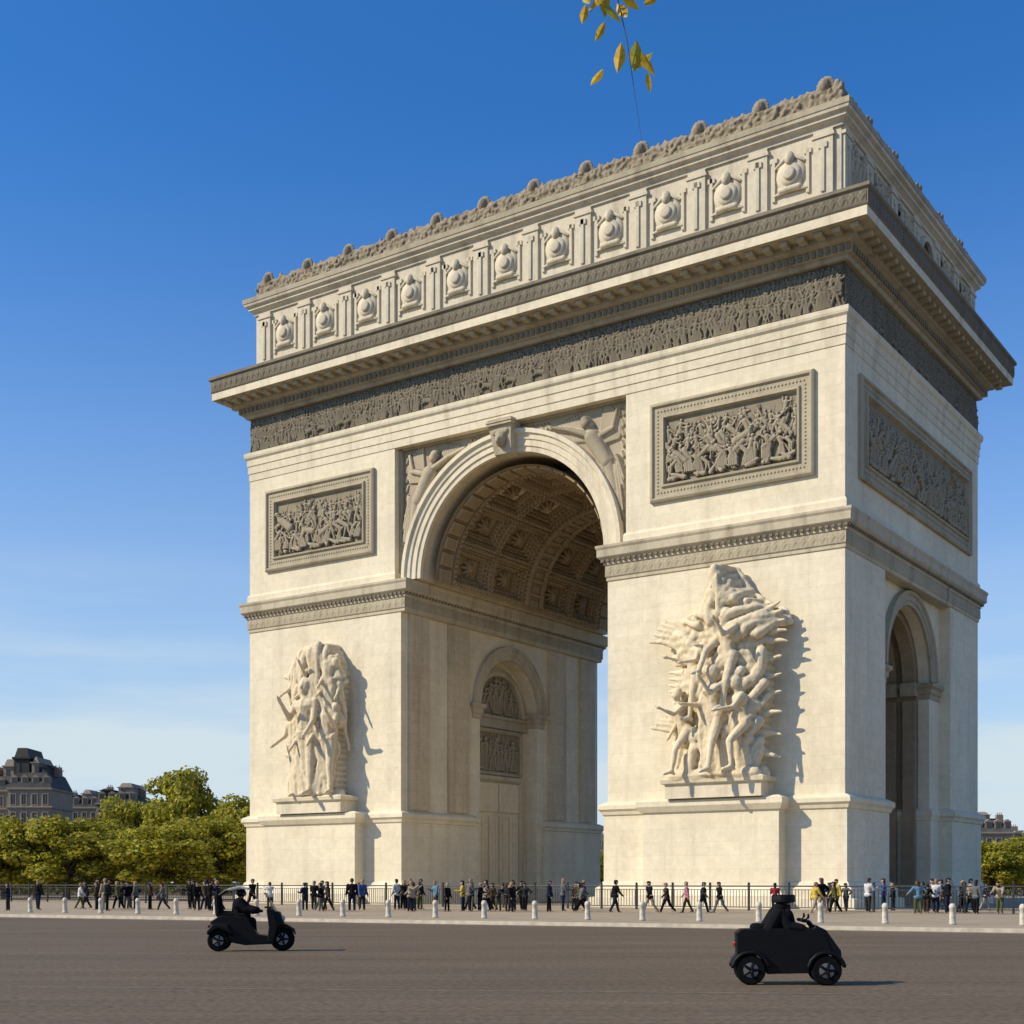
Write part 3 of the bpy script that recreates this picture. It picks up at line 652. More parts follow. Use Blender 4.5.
def group_left():
    rr=random.Random(12)
    tab=[(0,-3.0,2.9),(2,-2.7,2.8),(4,-2.5,2.8),(6,-2.6,2.8),(8,-2.8,3.0),(9.5,-2.7,3.1),(10.4,-2.3,2.8),(11.2,-1.6,2.3),(11.8,-.6,1.4)]
    def field(x,z):
        return (.12*math.sin(z*.7+x*1.5),-1)
    c=mass(tab,1.6,rr,field,130,.2,.36,2.6,5.5,.35)
    P=[dict(legs=(6,5,-6,5),lean=2,l=(12,30,3),r=(30,110,3)),dict(legs=(12,16,-4,0),lean=-2,l=(25,110,3),r=(10,30,3)),dict(legs=(4,0,-7,5),lean=0,l=(10,30,3),r=(14,40,3))]
    for x,y,z,s,yaw,k in [(-1.7,-1.6,0,4.3,-PI/2-.15,2),(0,-2.1,0,5.2,-PI/2,0),(1.7,-1.7,0,4.6,-PI/2+.15,1),(-1.4,-1.5,4.6,3.5,-PI/2-.1,2),(.7,-1.6,4.9,3.8,-PI/2+.1,0),(2.0,-1.4,4.4,3.4,-PI/2+.2,2)]:
        c.extend(xf(body_caps(skel(P[k])),s,yaw,(x,y,z),0,1.15))
    for x,z in ((-2.0,9.4),(-.9,10.6),(.3,11.3),(1.5,11.0),(2.5,10.0),(-2.4,6.3),(2.5,6.6),(-1.3,8.2)):
        c.append((V((x,-1.6,z)),V((x+.05,-1.65,z+.15)),.36,.34)); c.append((V((x,-1.2,z-.9)),V((x,-1.4,z-.3)),.6,.3))
    for s,z in ((-1,9.3),(1,8.4),(-1,3.2)):
        p=V((s*2.3,-1.0,z)); c.append((p,p+V((s*.8,-.1,.25)),.38,.2))
    c.append((V((-2.5,-1.2,.15)),V((2.5,-1.2,.15)),.5,.5))
    return c
for cx,cap_,lab in ((17.1,group_right(),'sculpture group with figure peaking at its top and drapery flung left'),(-16.9,group_left(),'sculpture group of standing robed figures packed upright')):
    g=G(); g.ring(cx-5.2,cx+4.2,F-1.3,F,[(0,.12),(.5,.12),(.5,.9),(.25,1.1),(.1,1.3),(0,1.5),(0,6.2),(.15,6.25),(.35,6.6),(.35,6.93),(0,7.1),(-.5,7.12)])
    pd=g.build('sculpture_pedestal',M['wall'],arch)
    g=G(); g.ring(cx-3.3,cx+3.3,F-1.9,F,[(0,7.05),(0,7.9),(.2,8.0),(.25,8.25),(.05,8.35)]); g.build('pedestal_cap',M['fasc'],pd)
    g=G()
    for a,b,r0,r1 in cap_: g.cap(a,b,r0,r1,8)
    me=blob(g,'sculpture_group',M['sculpt'],.075,2,.10)
    o=link('sculpture_group',me,arch); o.location=(cx,F+.1,8.3); o['label']=lab

# ------------------------------------------------------------------ ground
def asphalt():
    m,n,l,b=nodes('asphalt'); b.inputs['Roughness'].default_value=.85; b.inputs['Specular IOR Level'].default_value=.12
    tc=n.new('ShaderNodeTexCoord')
    def nz(sc,vs=(1,1,1),det=6):
        mp=n.new('ShaderNodeMapping'); mp.inputs['Scale'].default_value=vs; mp.inputs['Rotation'].default_value=(0,0,R(-20)); l.new(tc.outputs['Object'],mp.inputs[0])
        q=n.new('ShaderNodeTexNoise'); q.inputs['Scale'].default_value=sc; q.inputs['Detail'].default_value=det; l.new(mp.outputs[0],q.inputs['Vector']); return q
    a=nz(.25,(.35,1.6,1)); f=nz(9); w=nz(.8,(.15,3.5,1),4)
    r1=n.new('ShaderNodeValToRGB'); r1.color_ramp.elements[0].position=.3; r1.color_ramp.elements[1].position=.7
    r1.color_ramp.elements[0].color=(.125,.092,.060,1); r1.color_ramp.elements[1].color=(.162,.122,.083,1); l.new(a.outputs['Fac'],r1.inputs['Fac'])
    r2=n.new('ShaderNodeValToRGB'); r2.color_ramp.elements[0].position=.35; r2.color_ramp.elements[1].position=.7
    r2.color_ramp.elements[0].color=(.7,.7,.7,1); r2.color_ramp.elements[1].color=(1.27,1.27,1.27,1); l.new(f.outputs['Fac'],r2.inputs['Fac'])
    r3=n.new('ShaderNodeValToRGB'); r3.color_ramp.elements[0].position=.4; r3.color_ramp.elements[1].position=.75
    r3.color_ramp.elements[0].color=(.92,.92,.92,1); r3.color_ramp.elements[1].color=(1.14,1.14,1.12,1); l.new(w.outputs['Fac'],r3.inputs['Fac'])
    m1=n.new('ShaderNodeMix'); m1.data_type='RGBA'; m1.blend_type='MULTIPLY'; m1.inputs[0].default_value=1; l.new(r1.outputs[0],m1.inputs[6]); l.new(r2.outputs[0],m1.inputs[7])
    m2=n.new('ShaderNodeMix'); m2.data_type='RGBA'; m2.blend_type='MULTIPLY'; m2.inputs[0].default_value=1; l.new(m1.outputs[2],m2.inputs[6]); l.new(r3.outputs[0],m2.inputs[7])
    l.new(m2.outputs[2],b.inputs['Base Color'])
    bp=n.new('ShaderNodeBump'); bp.inputs['Strength'].default_value=.4; bp.inputs['Distance'].default_value=.02; l.new(f.outputs['Fac'],bp.inputs['Height']); l.new(bp.outputs[0],b.inputs['Normal'])
    return m
def struct(o): o['kind']='structure'; return o
struct(G().quad((-3000,-500,-.02),(3000,-500,-.02),(3000,5000,-.02),(-3000,5000,-.02)).build('ground',flat('far_ground',(.10,.10,.075),.9,0,.3,.05)))
struct(G().quad((-300,-60,0),(300,-60,0),(300,260,0),(-300,260,0)).build('road',asphalt()))
K=[(-44.6,77.3),(26.8,41.3),(40,40),(56,48),(70,70),(78,100),(66,145),(30,175),(-20,182),(-58,160),(-72,120),(-62,92)]
def inset(P,d):
    n=len(P); out=[]
    for i in range(n):
        a=Vector(P[i-1]);b=Vector(P[i]);c=Vector(P[(i+1)%n]); n1=(b-a).normalized(); n2=(c-b).normalized()
        n1=Vector((-n1.y,n1.x)); n2=Vector((-n2.y,n2.x)); m=(n1+n2).normalized(); out.append(tuple(b+m*d/max(.4,m.dot(n1))))
    return out
K2=inset(K,.32)
struct(G().poly([(x,y,.12) for x,y in K2]).build('plaza_pavement',stone('plaza_paving',(.40,.32,.22),(.2,.16,.115))))
g=G()
for i in range(len(K)):
    a,b=K[i],K[(i+1)%len(K)]; c,d=K2[i],K2[(i+1)%len(K)]
    g.quad((*a,0),(*b,0),(*b,.14),(*a,.14)); g.quad((*a,.14),(*b,.14),(*d,.14),(*c,.14)); g.quad((*c,.14),(*d,.14),(*d,.1),(*c,.1))
struct(g.build('kerb',flat('kerb_granite',(.58,.49,.37),.8,0,.15,3)))
def strip(P,o0,o1,z,name,mat):
    A=inset(P,o0);Bq=inset(P,o1); g=G()
    for i in range(len(P)): j=(i+1)%len(P); g.quad((*A[i],z),(*A[j],z),(*Bq[j],z),(*Bq[i],z))
    return struct(g.build(name,mat))
strip(K,-.5,-.85,.004,'edge_line',flat('worn_edge_paint',(.34,.28,.21),.8,0,.25,2))
def lp(a,off=0):
    return (0+.8929*a+.4503*off,54.8-.4503*a+.8929*off)
g=G(); p=(-30,24.6);q=(25,18.4); g.quad((p[0],p[1],.004),(q[0],q[1],.004),(q[0],q[1]+.09,.004),(p[0],p[1]+.12,.004)); struct(g.build('lane_seam',flat('seam_paint',(.21,.165,.115),.85,0,.3,4)))

# ------------------------------------------------------------------ bollards and railing
bmz=G().lathe([(.14,0),(.14,.08),(.12,.1),(.115,.62),(.13,.64),(.13,.7),(.11,.76),(.06,.81)],(0,0,0),14).mesh('bollard',flat('bollard_paint',(.56,.50,.40),.6,0,.25,5)); bmz.shade_smooth()
a=-36.0
while a<28:
    x,y=lp(a,4.2); o=link('bollard',bmz); o.location=(x,y,.12)
    tag(o,'short off-white bollard standing in the row along the kerb','bollard','off-white bollards along the kerb'); a+=2.5
rl=empty('metal_railing',(16.1,75.8,.12),PI-TH); tag(rl,'long dark metal railing across the plaza before the arch','railing')
g=G(); g.cap((-14,0,1.4),(74,0,1.4),.04,.04,8); g.build('rail',M['rail'],rl)
g=G(); g.cap((-14,0,.2),(74,0,.2),.03,.03,6); g.build('rail',M['rail'],rl)
g=G(); g.cap((-14,0,1.2),(74,0,1.2),.02,.02,6); g.build('rail',M['rail'],rl)
g=G(); x=-14
while x<74: g.box(x-.014,x+.014,-.014,.014,.2,1.2); x+=.19
g.build('bars',M['rail'],rl)
pm_=G().box(-.055,.055,-.055,.055,0,1.5).ell((0,0,1.55),(.08,.08,.08),8,5).mesh('post',M['rail'])
for i in range(37): o=link('post',pm_,rl); o.location=(-14+i*2.44,0,0)

# ------------------------------------------------------------------ people
POSES=[('standing',dict(legs=(3,0,-3,0))),('walking',dict(legs=(18,5,-15,12),l=(-16,12,6),r=(18,22,6),lean=4)),('striding',dict(legs=(-16,22,22,4),l=(20,25,6),r=(-24,10,6),lean=6)),
 ('taking a photo',dict(legs=(5,0,-4,0),l=(70,55,5),r=(70,55,5))),('hands on hips',dict(legs=(6,2,-6,2),l=(-18,75,42),r=(-18,75,42))),('leaning forward',dict(legs=(12,10,-4,4),lean=28,l=(35,40,6),r=(45,30,6),nod=15)),
 ('holding phone',dict(legs=(2,0,-2,0),l=(10,15,8),r=(25,95,5),nod=14)),('arms folded',dict(legs=(4,3,-3,0),l=(15,85,4),r=(18,85,4)))]
PM=[]
for nm,p in POSES:
    J=skel(p); PM.append(dict(body=capsmesh(body_caps(J),'body',M['skin'],.02),jacket=capsmesh(body_caps(J,.022,'jacket'),'jacket',M['black'],.024),
        trousers=capsmesh(body_caps(J,.018,'trousers'),'trousers',M['black'],.024),hair=capsmesh(body_caps(J,0,'hair'),'hair',M['black'],.02),
        long_hair=capsmesh(body_caps(J,0,'long_hair'),'hair',M['black'],.02)))
COL={'black':(.008,.008,.009),'navy':(.013,.017,.035),'charcoal':(.025,.025,.027),'brown':(.05,.032,.02),'grey':(.12,.12,.12),'white':(.55,.53,.50),'yellow':(.5,.36,.06),
 'pink':(.42,.17,.2),'blue':(.05,.09,.22),'red':(.25,.03,.03),'olive':(.08,.085,.035),'beige':(.34,.27,.19),'teal':(.12,.22,.30)}
CM={k:flat('cloth_'+k,v,.9,0,.15,12,.1) for k,v in COL.items()}
HC={'dark':flat('hair_dark',(.012,.009,.007),.7),'brown':flat('hair_brown',(.05,.028,.016),.7),'fair':flat('hair_fair',(.28,.18,.09),.7)}
used=set(); rp=random.Random(77)
spots=[(8,'navy'),(38,'black'),(80,'white'),(86,'charcoal'),(97,None),(107,'black'),(118,'olive'),(127,'black'),(136,None),(163,'grey'),(190,None),(197,'black'),(207,'white'),(216,'charcoal'),
 (252,'black'),(270,'white'),(305,'navy'),(314,'black'),(328,'brown'),(352,'black'),(362,'blue'),(397,'white'),(405,None),(413,'beige'),(420,'charcoal'),(436,'teal'),(447,'black'),
 (463,'yellow'),(470,'beige'),(480,'black'),(487,None),(498,'charcoal'),(513,'beige'),(522,'black'),(549,'navy'),(563,'grey'),(574,'black'),(583,'charcoal'),(615,'black'),(650,'black'),(667,'brown'),(687,'pink'),(703,'charcoal'),(720,'black'),
 (775,'red'),(815,'yellow'),(822,'black'),(837,'yellow'),(846,'grey'),(868,'white'),(884,'blue'),(893,'charcoal'),(918,'teal'),(926,'black'),(936,'white'),(942,'brown'),(962,'black'),(976,'grey'),(985,'navy'),(1000,'beige'),(150,'brown')]
for b0,nn in ((104,3),(124,2),(203,4),(322,2),(408,4),(484,4),(516,4),(578,3),(828,2),(930,3),(970,2)):
    for i in range(nn): spots.append((b0+rp.gauss(0,6),rp.choice(['black','charcoal','navy','brown','black','grey','olive','beige'])))
TC=['black','navy','charcoal','blue','beige','brown','grey','olive']
for xp,jc in spots:
    near=(600<xp<760)
    Yb=81-10*xp/1024+rp.uniform(-4,4.5)
    if near: Yb=71+rp.uniform(-1.5,2)
    if jc is None: jc=rp.choice(['black','charcoal','grey','olive','brown','navy','white'])
    wi=0 if xp<245 else 1 if xp<400 else 2 if xp<605 else 3 if xp<850 else 4
    for _ in range(300):
        tcn=rp.choice(TC if rp.random()<.35 else TC[:3]); k=rp.choice([0,1,1,3,4,5,6,0,7,0,7,2])
        if near: k=rp.choice([1,2])
        key=(jc,tcn,k,wi)
        if key not in used: break
    lh=rp.random()<.35; hc=rp.choice(['dark','dark','brown','fair'])
    used.add(key); pm2=PM[k]
    o=link('person',pm2['body']); o.location=(px(xp,Yb),Yb,.12)
    o.rotation_euler=(0,0,rp.uniform(0,2*PI) if k not in(1,2) else rp.choice([0,PI])+rp.uniform(-.6,.6)); s=rp.uniform(.9,1.06); wd=rp.uniform(1.0,1.18); o.scale=(s*wd,s*wd,s)
    def wear(nm,me,mat):
        c=link(nm,me,o); c.material_slots[0].link='OBJECT'; c.material_slots[0].material=mat
    wear('jacket',pm2['jacket'],CM[jc]); wear('trousers',pm2['trousers'],CM[tcn]); wear('hair',pm2['long_hair' if lh else 'hair'],HC[hc])
    where=['far left plaza','before left pier','before arch opening','before right pier','near side passage'][wi]
    tag(o,f"person in {jc} jacket and {tcn} trousers, {POSES[k][0]}, {where}",'person','pedestrians on the plaza')

# ------------------------------------------------------------------ scooters
def wheel(parent,x,y,r,w):
    g=G(); g.lathe([(r*.55,-w/2),(r*.9,-w/2),(r,-w/4),(r,w/4),(r*.9,w/2),(r*.55,w/2)],(0,0,0),28,'y')
    t=g.build('wheel',M['rubber'],parent,smooth=False); t.location=(x,y,r)
    q=G(); q.lathe([(r*.15,-w*.53),(r*.22,-w*.55),(r*.5,-w*.52),(r*.54,0),(r*.5,w*.52),(r*.22,w*.55)],(0,0,0),20,'y')
    q.build('rim',M['rim'],t)
    for i in range(5):
        q=G(); a=2*PI*i/5; q.cap((math.cos(a)*r*.1,-w*.57,math.sin(a)*r*.1),(math.cos(a)*r*.5,-w*.55,math.sin(a)*r*.5),.03,.024,6,1); q.build('spoke',M['black'],t)
def part_blob(name,fn,mat,parent,vox=.018,sm=4):
    g=G(); fn(g); return link(name,blob(g,name,mat,vox,sm),parent)
def rider(pose,loc,rz,jmat,tmat,label,helmet,hat=False,s=1.0,bulk=.02):
    J=skel(pose); o=link('person',capsmesh(body_caps(J),'body',M['skin'],.016)); o.location=loc; o.rotation_euler=(0,0,rz); o.scale=(s,s,s)
    link('jacket',capsmesh(body_caps(J,bulk,'jacket'),'jacket',jmat,.018,2,.02),o); link('trousers',capsmesh(body_caps(J,min(bulk,.04),'trousers'),'trousers',tmat,.018,2,.02),o)
    H=J['head']; g=G()
    if hat:
        g.lathe([(.16,-.02),(.235,.0),(.235,.05),(.225,.13),(.2,.145)],H+Vector((-.01,0,.02)),20)
        g.build('hat',M['black'],o)
        link('hair',capsmesh([(a,b,r0*1.2,r1*1.2) for a,b,r0,r1 in body_caps(J,0,'long_hair')],'hair',HC['dark'],.018),o)
        link('scarf',capsmesh([(J['neck']+Vector((-.04,-.1,-.02)),J['neck']+Vector((.06,.1,.03)),.16,.15)],'scarf',jmat,.018),o)
        c=[(J['chest']+Vector((-.05,-.2,.06)),J['hip']+Vector((-.22,-.18,.0)),.14,.14),(J['chest']+Vector((-.05,.2,.06)),J['hip']+Vector((-.22,.18,.0)),.14,.14),(J['chest']+Vector((-.08,0,.08)),J['hip']+Vector((-.25,0,.0)),.15,.17),
           (J['chest']+Vector((.12,-.15,.04)),J['hip']+Vector((.3,-.12,.04)),.14,.13),(J['chest']+Vector((.12,.15,.04)),J['hip']+Vector((.3,.12,.04)),.14,.13)]
        link('cape',capsmesh(c,'cape',jmat,.02,3,.02),o)
    else:
        link('helmet',capsmesh([(H+Vector((-.02,0,.03)),H+Vector((.015,0,.035)),.13,.125)],'helmet',helmet,.018),o)
        g=G(); g.ell(H+Vector((.085,0,.0)),(.06,.1,.05)); g.build('visor',M['glass'],o,smooth=True)
    for s_ in 'LR':
        sh=G(); a_=J[s_][2]; sh.cap(a_+Vector((-.03,0,-.03)),a_+Vector((.15,0,-.045)),.05,.04); sh.build('shoe',M['black'],o,smooth=True)
    for s_ in ('al','ar'):
        w_,h_=J[s_][2],J[s_][3]; G().cap(w_,h_+(h_-w_)*.6,.045,.04).build('glove',M['black'],o,smooth=True)
    return tag(o,label,'person')
Y1=33.9; s1=empty('scooter',(px(252,Y1),Y1,0),R(4)); tag(s1,'compact black three-wheeled scooter with windscreen and small pale canopy, at the left','scooter')
wheel(s1,-.80,-.20,.27,.14); wheel(s1,-.80,.20,.27,.14); wheel(s1,.76,0,.30,.14)
def f(g):
    g.prism([(-1.02,.40),(-1.0,.74),(-.75,.9),(-.1,.86),(.05,.6),(.15,.42),(.5,.38),(.55,.18),(-.15,.15),(-.5,.22),(-.7,.4)],-.22,.22); g.prism([(-1.08,.5),(-.95,.66),(-.55,.66),(-.42,.4),(-.8,.58),(-1.06,.4)],-.32,.32)
part_blob('body_shell',f,M['black'],s1)
def f(g): g.prism([(.40,.22),(.55,.22),(.66,.6),(.56,1.04),(.38,1.06),(.44,.6)],-.27,.27); g.prism([(.5,.58),(.82,.66),(.70,.98),(.48,1.02)],-.19,.19)
part_blob('front_shield',f,M['black'],s1)
def f(g): g.prism([(.42,.48),(.6,.66),(.85,.68),(1.06,.55),(1.10,.38),(1.02,.48),(.85,.60),(.64,.56),(.52,.36)],-.11,.11)
part_blob('front_fender',f,M['black'],s1)
def f(g):
    g.cap((-.8,0,.92),(-.12,0,.88),.1,.1)
    for sy in (-.09,.09): g.cap((-.8,sy,.92),(-.15,sy,.88),.09,.09); g.cap((-.80,sy,.95),(-.84,sy,1.36),.10,.09)
part_blob('seat',f,M['rubber'],s1)
for sy in (-.1,.1): g=G(); g.chain([(.76,sy,.29),(.62,sy*.8,.66)],[.03,.03]); g.build('fork',M['black'],s1)
hb=G().chain([(.36,-.34,1.1),(.46,-.1,1.08),(.46,.1,1.08),(.36,.34,1.1)],[.022]*4).build('handlebar',M['black'],s1)
for sy in (-1,1):
    G().cap((.42,sy*.3,1.1),(.45,sy*.36,1.28),.01,.01,6,1).ell((.45,sy*.38,1.3),(.025,.08,.055)).build('mirror',M['black'],hb)
g=G(); g.prism([(.60,.98),(.62,.98),(.34,1.46),(.315,1.46)],-.24,.24); g.build('windscreen',M['glass'],s1,bevel=.008)
G().ell((.76,0,.82),(.07,.12,.07)).build('headlight',M['lamp'],s1,smooth=True)
G().box(-1.08,-1.04,-.14,.14,.58,.66).build('tail_light',M['red'],s1,bevel=.01)
def f(g): g.prism([(-.70,1.50),(-.55,1.57),(-.3,1.63),(-.08,1.58),(-.02,1.53),(-.3,1.55),(-.5,1.51)],-.18,.18)
part_blob('canopy',f,M['whitep'],s1,.02,2)
for sy in (-.15,.15): g=G(); g.chain([(-.84,sy*.8,1.36),(-.6,sy,1.53)],[.03,.03],6); g.build('canopy_strut',M['black'],s1)
rider(dict(legs=(80,74,74,68),hip=.93,lean=8,l=(46,34,8),r=(46,34,8),nod=6),(px(252,Y1)-.36,Y1-.02,.0),R(4),CM['black'],CM['black'],'person in black jacket riding the three-wheeled scooter under its pale canopy',M['black'],s=.88,bulk=.08)
Y2=22.8; s2=empty('mobility_scooter',(px(788,Y2),Y2,0),R(-6)); tag(s2,'squat black four-wheeled mobility scooter with a bulky body, in the right foreground','mobility scooter')
for x in (-.64,.60):
    for sy in (-1,1): wheel(s2,x,sy*.27,.25,.15)
def f(g):
    g.prism([(-.86,.36),(-.88,.86),(-.80,.93),(.1,.95),(.46,.95),(.62,.80),(.70,.55),(.36,.46),(.32,.2),(-.36,.18),(-.42,.42),(-.64,.56),(-.80,.42)],-.28,.28)
body=part_blob('body_shell',f,M['black'],s2,.02,1)
def f(g): g.prism([(.30,.5),(.34,.9),(.44,1.0),(.60,.92),(.74,.72),(.84,.58),(.86,.44),(.74,.50),(.60,.58),(.42,.50)],-.27,.27)
part_blob('front_cowl',f,M['black'],s2,.02,1)
def f(g):
    for sy in (-.1,.1): g.cap((-.56,sy,.95),(-.05,sy,.94),.08,.09)
part_blob('seat',f,M['rubber'],s2,.02)
hb=G().chain([(.44,0,.9),(.34,0,1.04)],[.045,.04]).chain([(.2,-.3,1.08),(.32,-.12,1.06),(.32,.12,1.06),(.2,.3,1.08)],[.03]*4).build('handlebar',M['black'],s2)
for sy in (-1,1): G().cap((.24,sy*.27,1.06),(.3,sy*.31,1.14),.012,.012,6,1).ell((.3,sy*.33,1.15),(.02,.07,.045)).build('mirror',M['black'],hb)
G().ell((.73,0,.68),(.06,.1,.06)).build('headlight',M['glass'],s2,smooth=True)
G().box(-.92,-.87,-.16,.16,.64,.7).build('tail_light',M['red'],s2,bevel=.01)
for x in (-.64,.60):
    for sy in (-1,1):
        def f(g):
            for i in range(7):
                a0=R(15+i*22); a1=R(15+(i+1)*22)
                for yy in (.22,.27,.33): g.cap((x+math.cos(a0)*.30,sy*yy,.25+math.sin(a0)*.30),(x+math.cos(a1)*.30,sy*yy,.25+math.sin(a1)*.30),.04,.04,6,1)
        part_blob('fender',f,M['black'],s2,.02,2)
rider(dict(legs=(84,84,78,78),hip=.97,lean=10,l=(30,52,10),r=(30,52,10),nod=14),(px(788,Y2)-.2,Y2+.02,-.05),R(-6),CM['black'],CM['black'],'person all in black with a flat-topped hat and cape, hunched on the four-wheeled mobility scooter',None,True,s=.86,bulk=.07)

# ------------------------------------------------------------------ trees
LM=[flat('leaf_tone',c,.6,0,.25,.6,.2,.4) for c in [(.36,.33,.03),(.26,.26,.027),(.48,.40,.045),(.14,.155,.02)]]
def tree_meshes(seed,H,Rc):
    rs=np.random.RandomState(seed); V_=[];mi=[]; cl=[]
    for i in range(56):
        while True:
            p=rs.uniform(-1,1,3)
            if (p**2).sum()<1: break
        p=p/np.linalg.norm(p)*np.linalg.norm(p)**.6
        zz=.56*H+p[2]*.40*H; w=Rc*.82
        cl.append((p[0]*w,p[1]*w,zz,rs.uniform(.18,.34)*Rc))
    for cx,cy,cz,r in cl:
        n=int(250*(r/(.27*Rc))**2); d=rs.normal(size=(n,3)); d/=np.linalg.norm(d,axis=1)[:,None]
        rad=r*rs.uniform(.6,1.05,n)[:,None]; P=np.array([cx,cy,cz])+d*rad*np.array([1.1,1.1,.85])
        nr=d+rs.normal(size=(n,3))*.45; nr/=np.linalg.norm(nr,axis=1)[:,None]
        a=np.cross(nr,rs.normal(size=(n,3))); a/=np.linalg.norm(a,axis=1)[:,None]; b=np.cross(nr,a); s=rs.uniform(.14,.3,n)[:,None]
        q=np.stack([P-a*s,P+b*s*.7,P+a*s,P-b*s*.7],1).reshape(-1,3); V_.append(q)
        mi.append(rs.choice([0,1,2,3],n,p=[.4,.25,.27,.08]))
    V_=np.concatenate(V_); mi=np.concatenate(mi); n=len(V_)//4
    me=bpy.data.meshes.new('crown'); me.from_pydata(V_.tolist(),[],np.arange(4*n).reshape(-1,4).tolist())
    for m in LM: me.materials.append(m)
    me.polygons.foreach_set('material_index',mi.astype(np.int32)); me.update()
    g=G(); g.chain([(0,0,-.1),(.1,0,H*.2),(0,.1,H*.42),(0,0,H*.7)],[.38,.28,.22,.1])
    for cx,cy,cz,r in cl[::3]: g.chain([(0,.05,H*rs.uniform(.22,.45)),(cx*.5,cy*.5,(cz+H*.35)/2),(cx,cy,cz)],[.15,.09,.03],6)
    return me,g.mesh('trunk',M['bark'])
TV=[(tree_meshes(100+i,12,5.2)) for i in range(4)]
trees=[(4,818,128,4.6,'yellow-green tree at the far left edge of the frame'),(66,817,126,5.4,'broad yellow-green tree below the mansard-roofed block'),(112,824,150,5.0,'tree crown behind, between the broad left tree and the tallest tree'),
 (182,768,168,6.4,'tallest yellow-green tree, rising behind the others left of the arch'),(160,822,124,5.2,'low rounded tree in front of the tallest tree'),(208,818,132,5.0,'rounded tree in front, between the tallest tree and the arch'),
 (244,797,150,5.0,'olive-green tree tucked against the left edge of the arch'),(128,798,178,5.0,'smaller olive tree just left of the tallest tree'),(36,832,150,5,'darker tree partly hidden behind the two leftmost trees'),
 (992,842,176,5.2,'green tree beside the right edge of the arch'),(1026,838,188,6.2,'green tree at the far right edge of the frame'),(597,852,190,5.0,'distant green tree seen through the arch opening'),(-30,812,140,5.5,'yellow-green tree partly cut by the left frame edge')]
for i,(x,y,Y,rad,lab) in enumerate(trees):
    cm,tm=TV[i%4]; hgt=pz(y,Y); o=empty('tree',(px(x,Y),Y,0),rp.uniform(0,6)); o.scale=(rad/5.2,rad/5.2,hgt/12.0)
    tag(o,lab,'tree','trees around the square'); link('crown',cm,o); link('trunk',tm,o)
rs=np.random.RandomState(5); n=26000; xs=rs.uniform(-150,150,n); ok=(xs<-22)|(xs>10); xs=xs[ok]; n=len(xs)
P=np.stack([xs,rs.uniform(196,206,n),rs.uniform(0,1,n)**.8*(6.5+2*np.sin(xs*.35)+1.4*np.sin(xs*.9))],-1)
a=rs.normal(size=(n,3)); a/=np.linalg.norm(a,axis=1)[:,None]; b=np.cross(a,rs.normal(size=(n,3))); b/=np.linalg.norm(b,axis=1)[:,None]
Q=np.stack([P-a*.45,P+b*.35,P+a*.45,P-b*.35],1).reshape(-1,3)
me=bpy.data.meshes.new('distant_trees'); me.from_pydata(Q.tolist(),[],np.arange(4*n).reshape(-1,4).tolist())
for m in LM: me.materials.append(m)
me.polygons.foreach_set('material_index',rs.choice([0,1,3],n).astype(np.int32)); me.update()
tag(link('distant_trees',me),'band of far green trees behind the square','trees',kind='stuff')

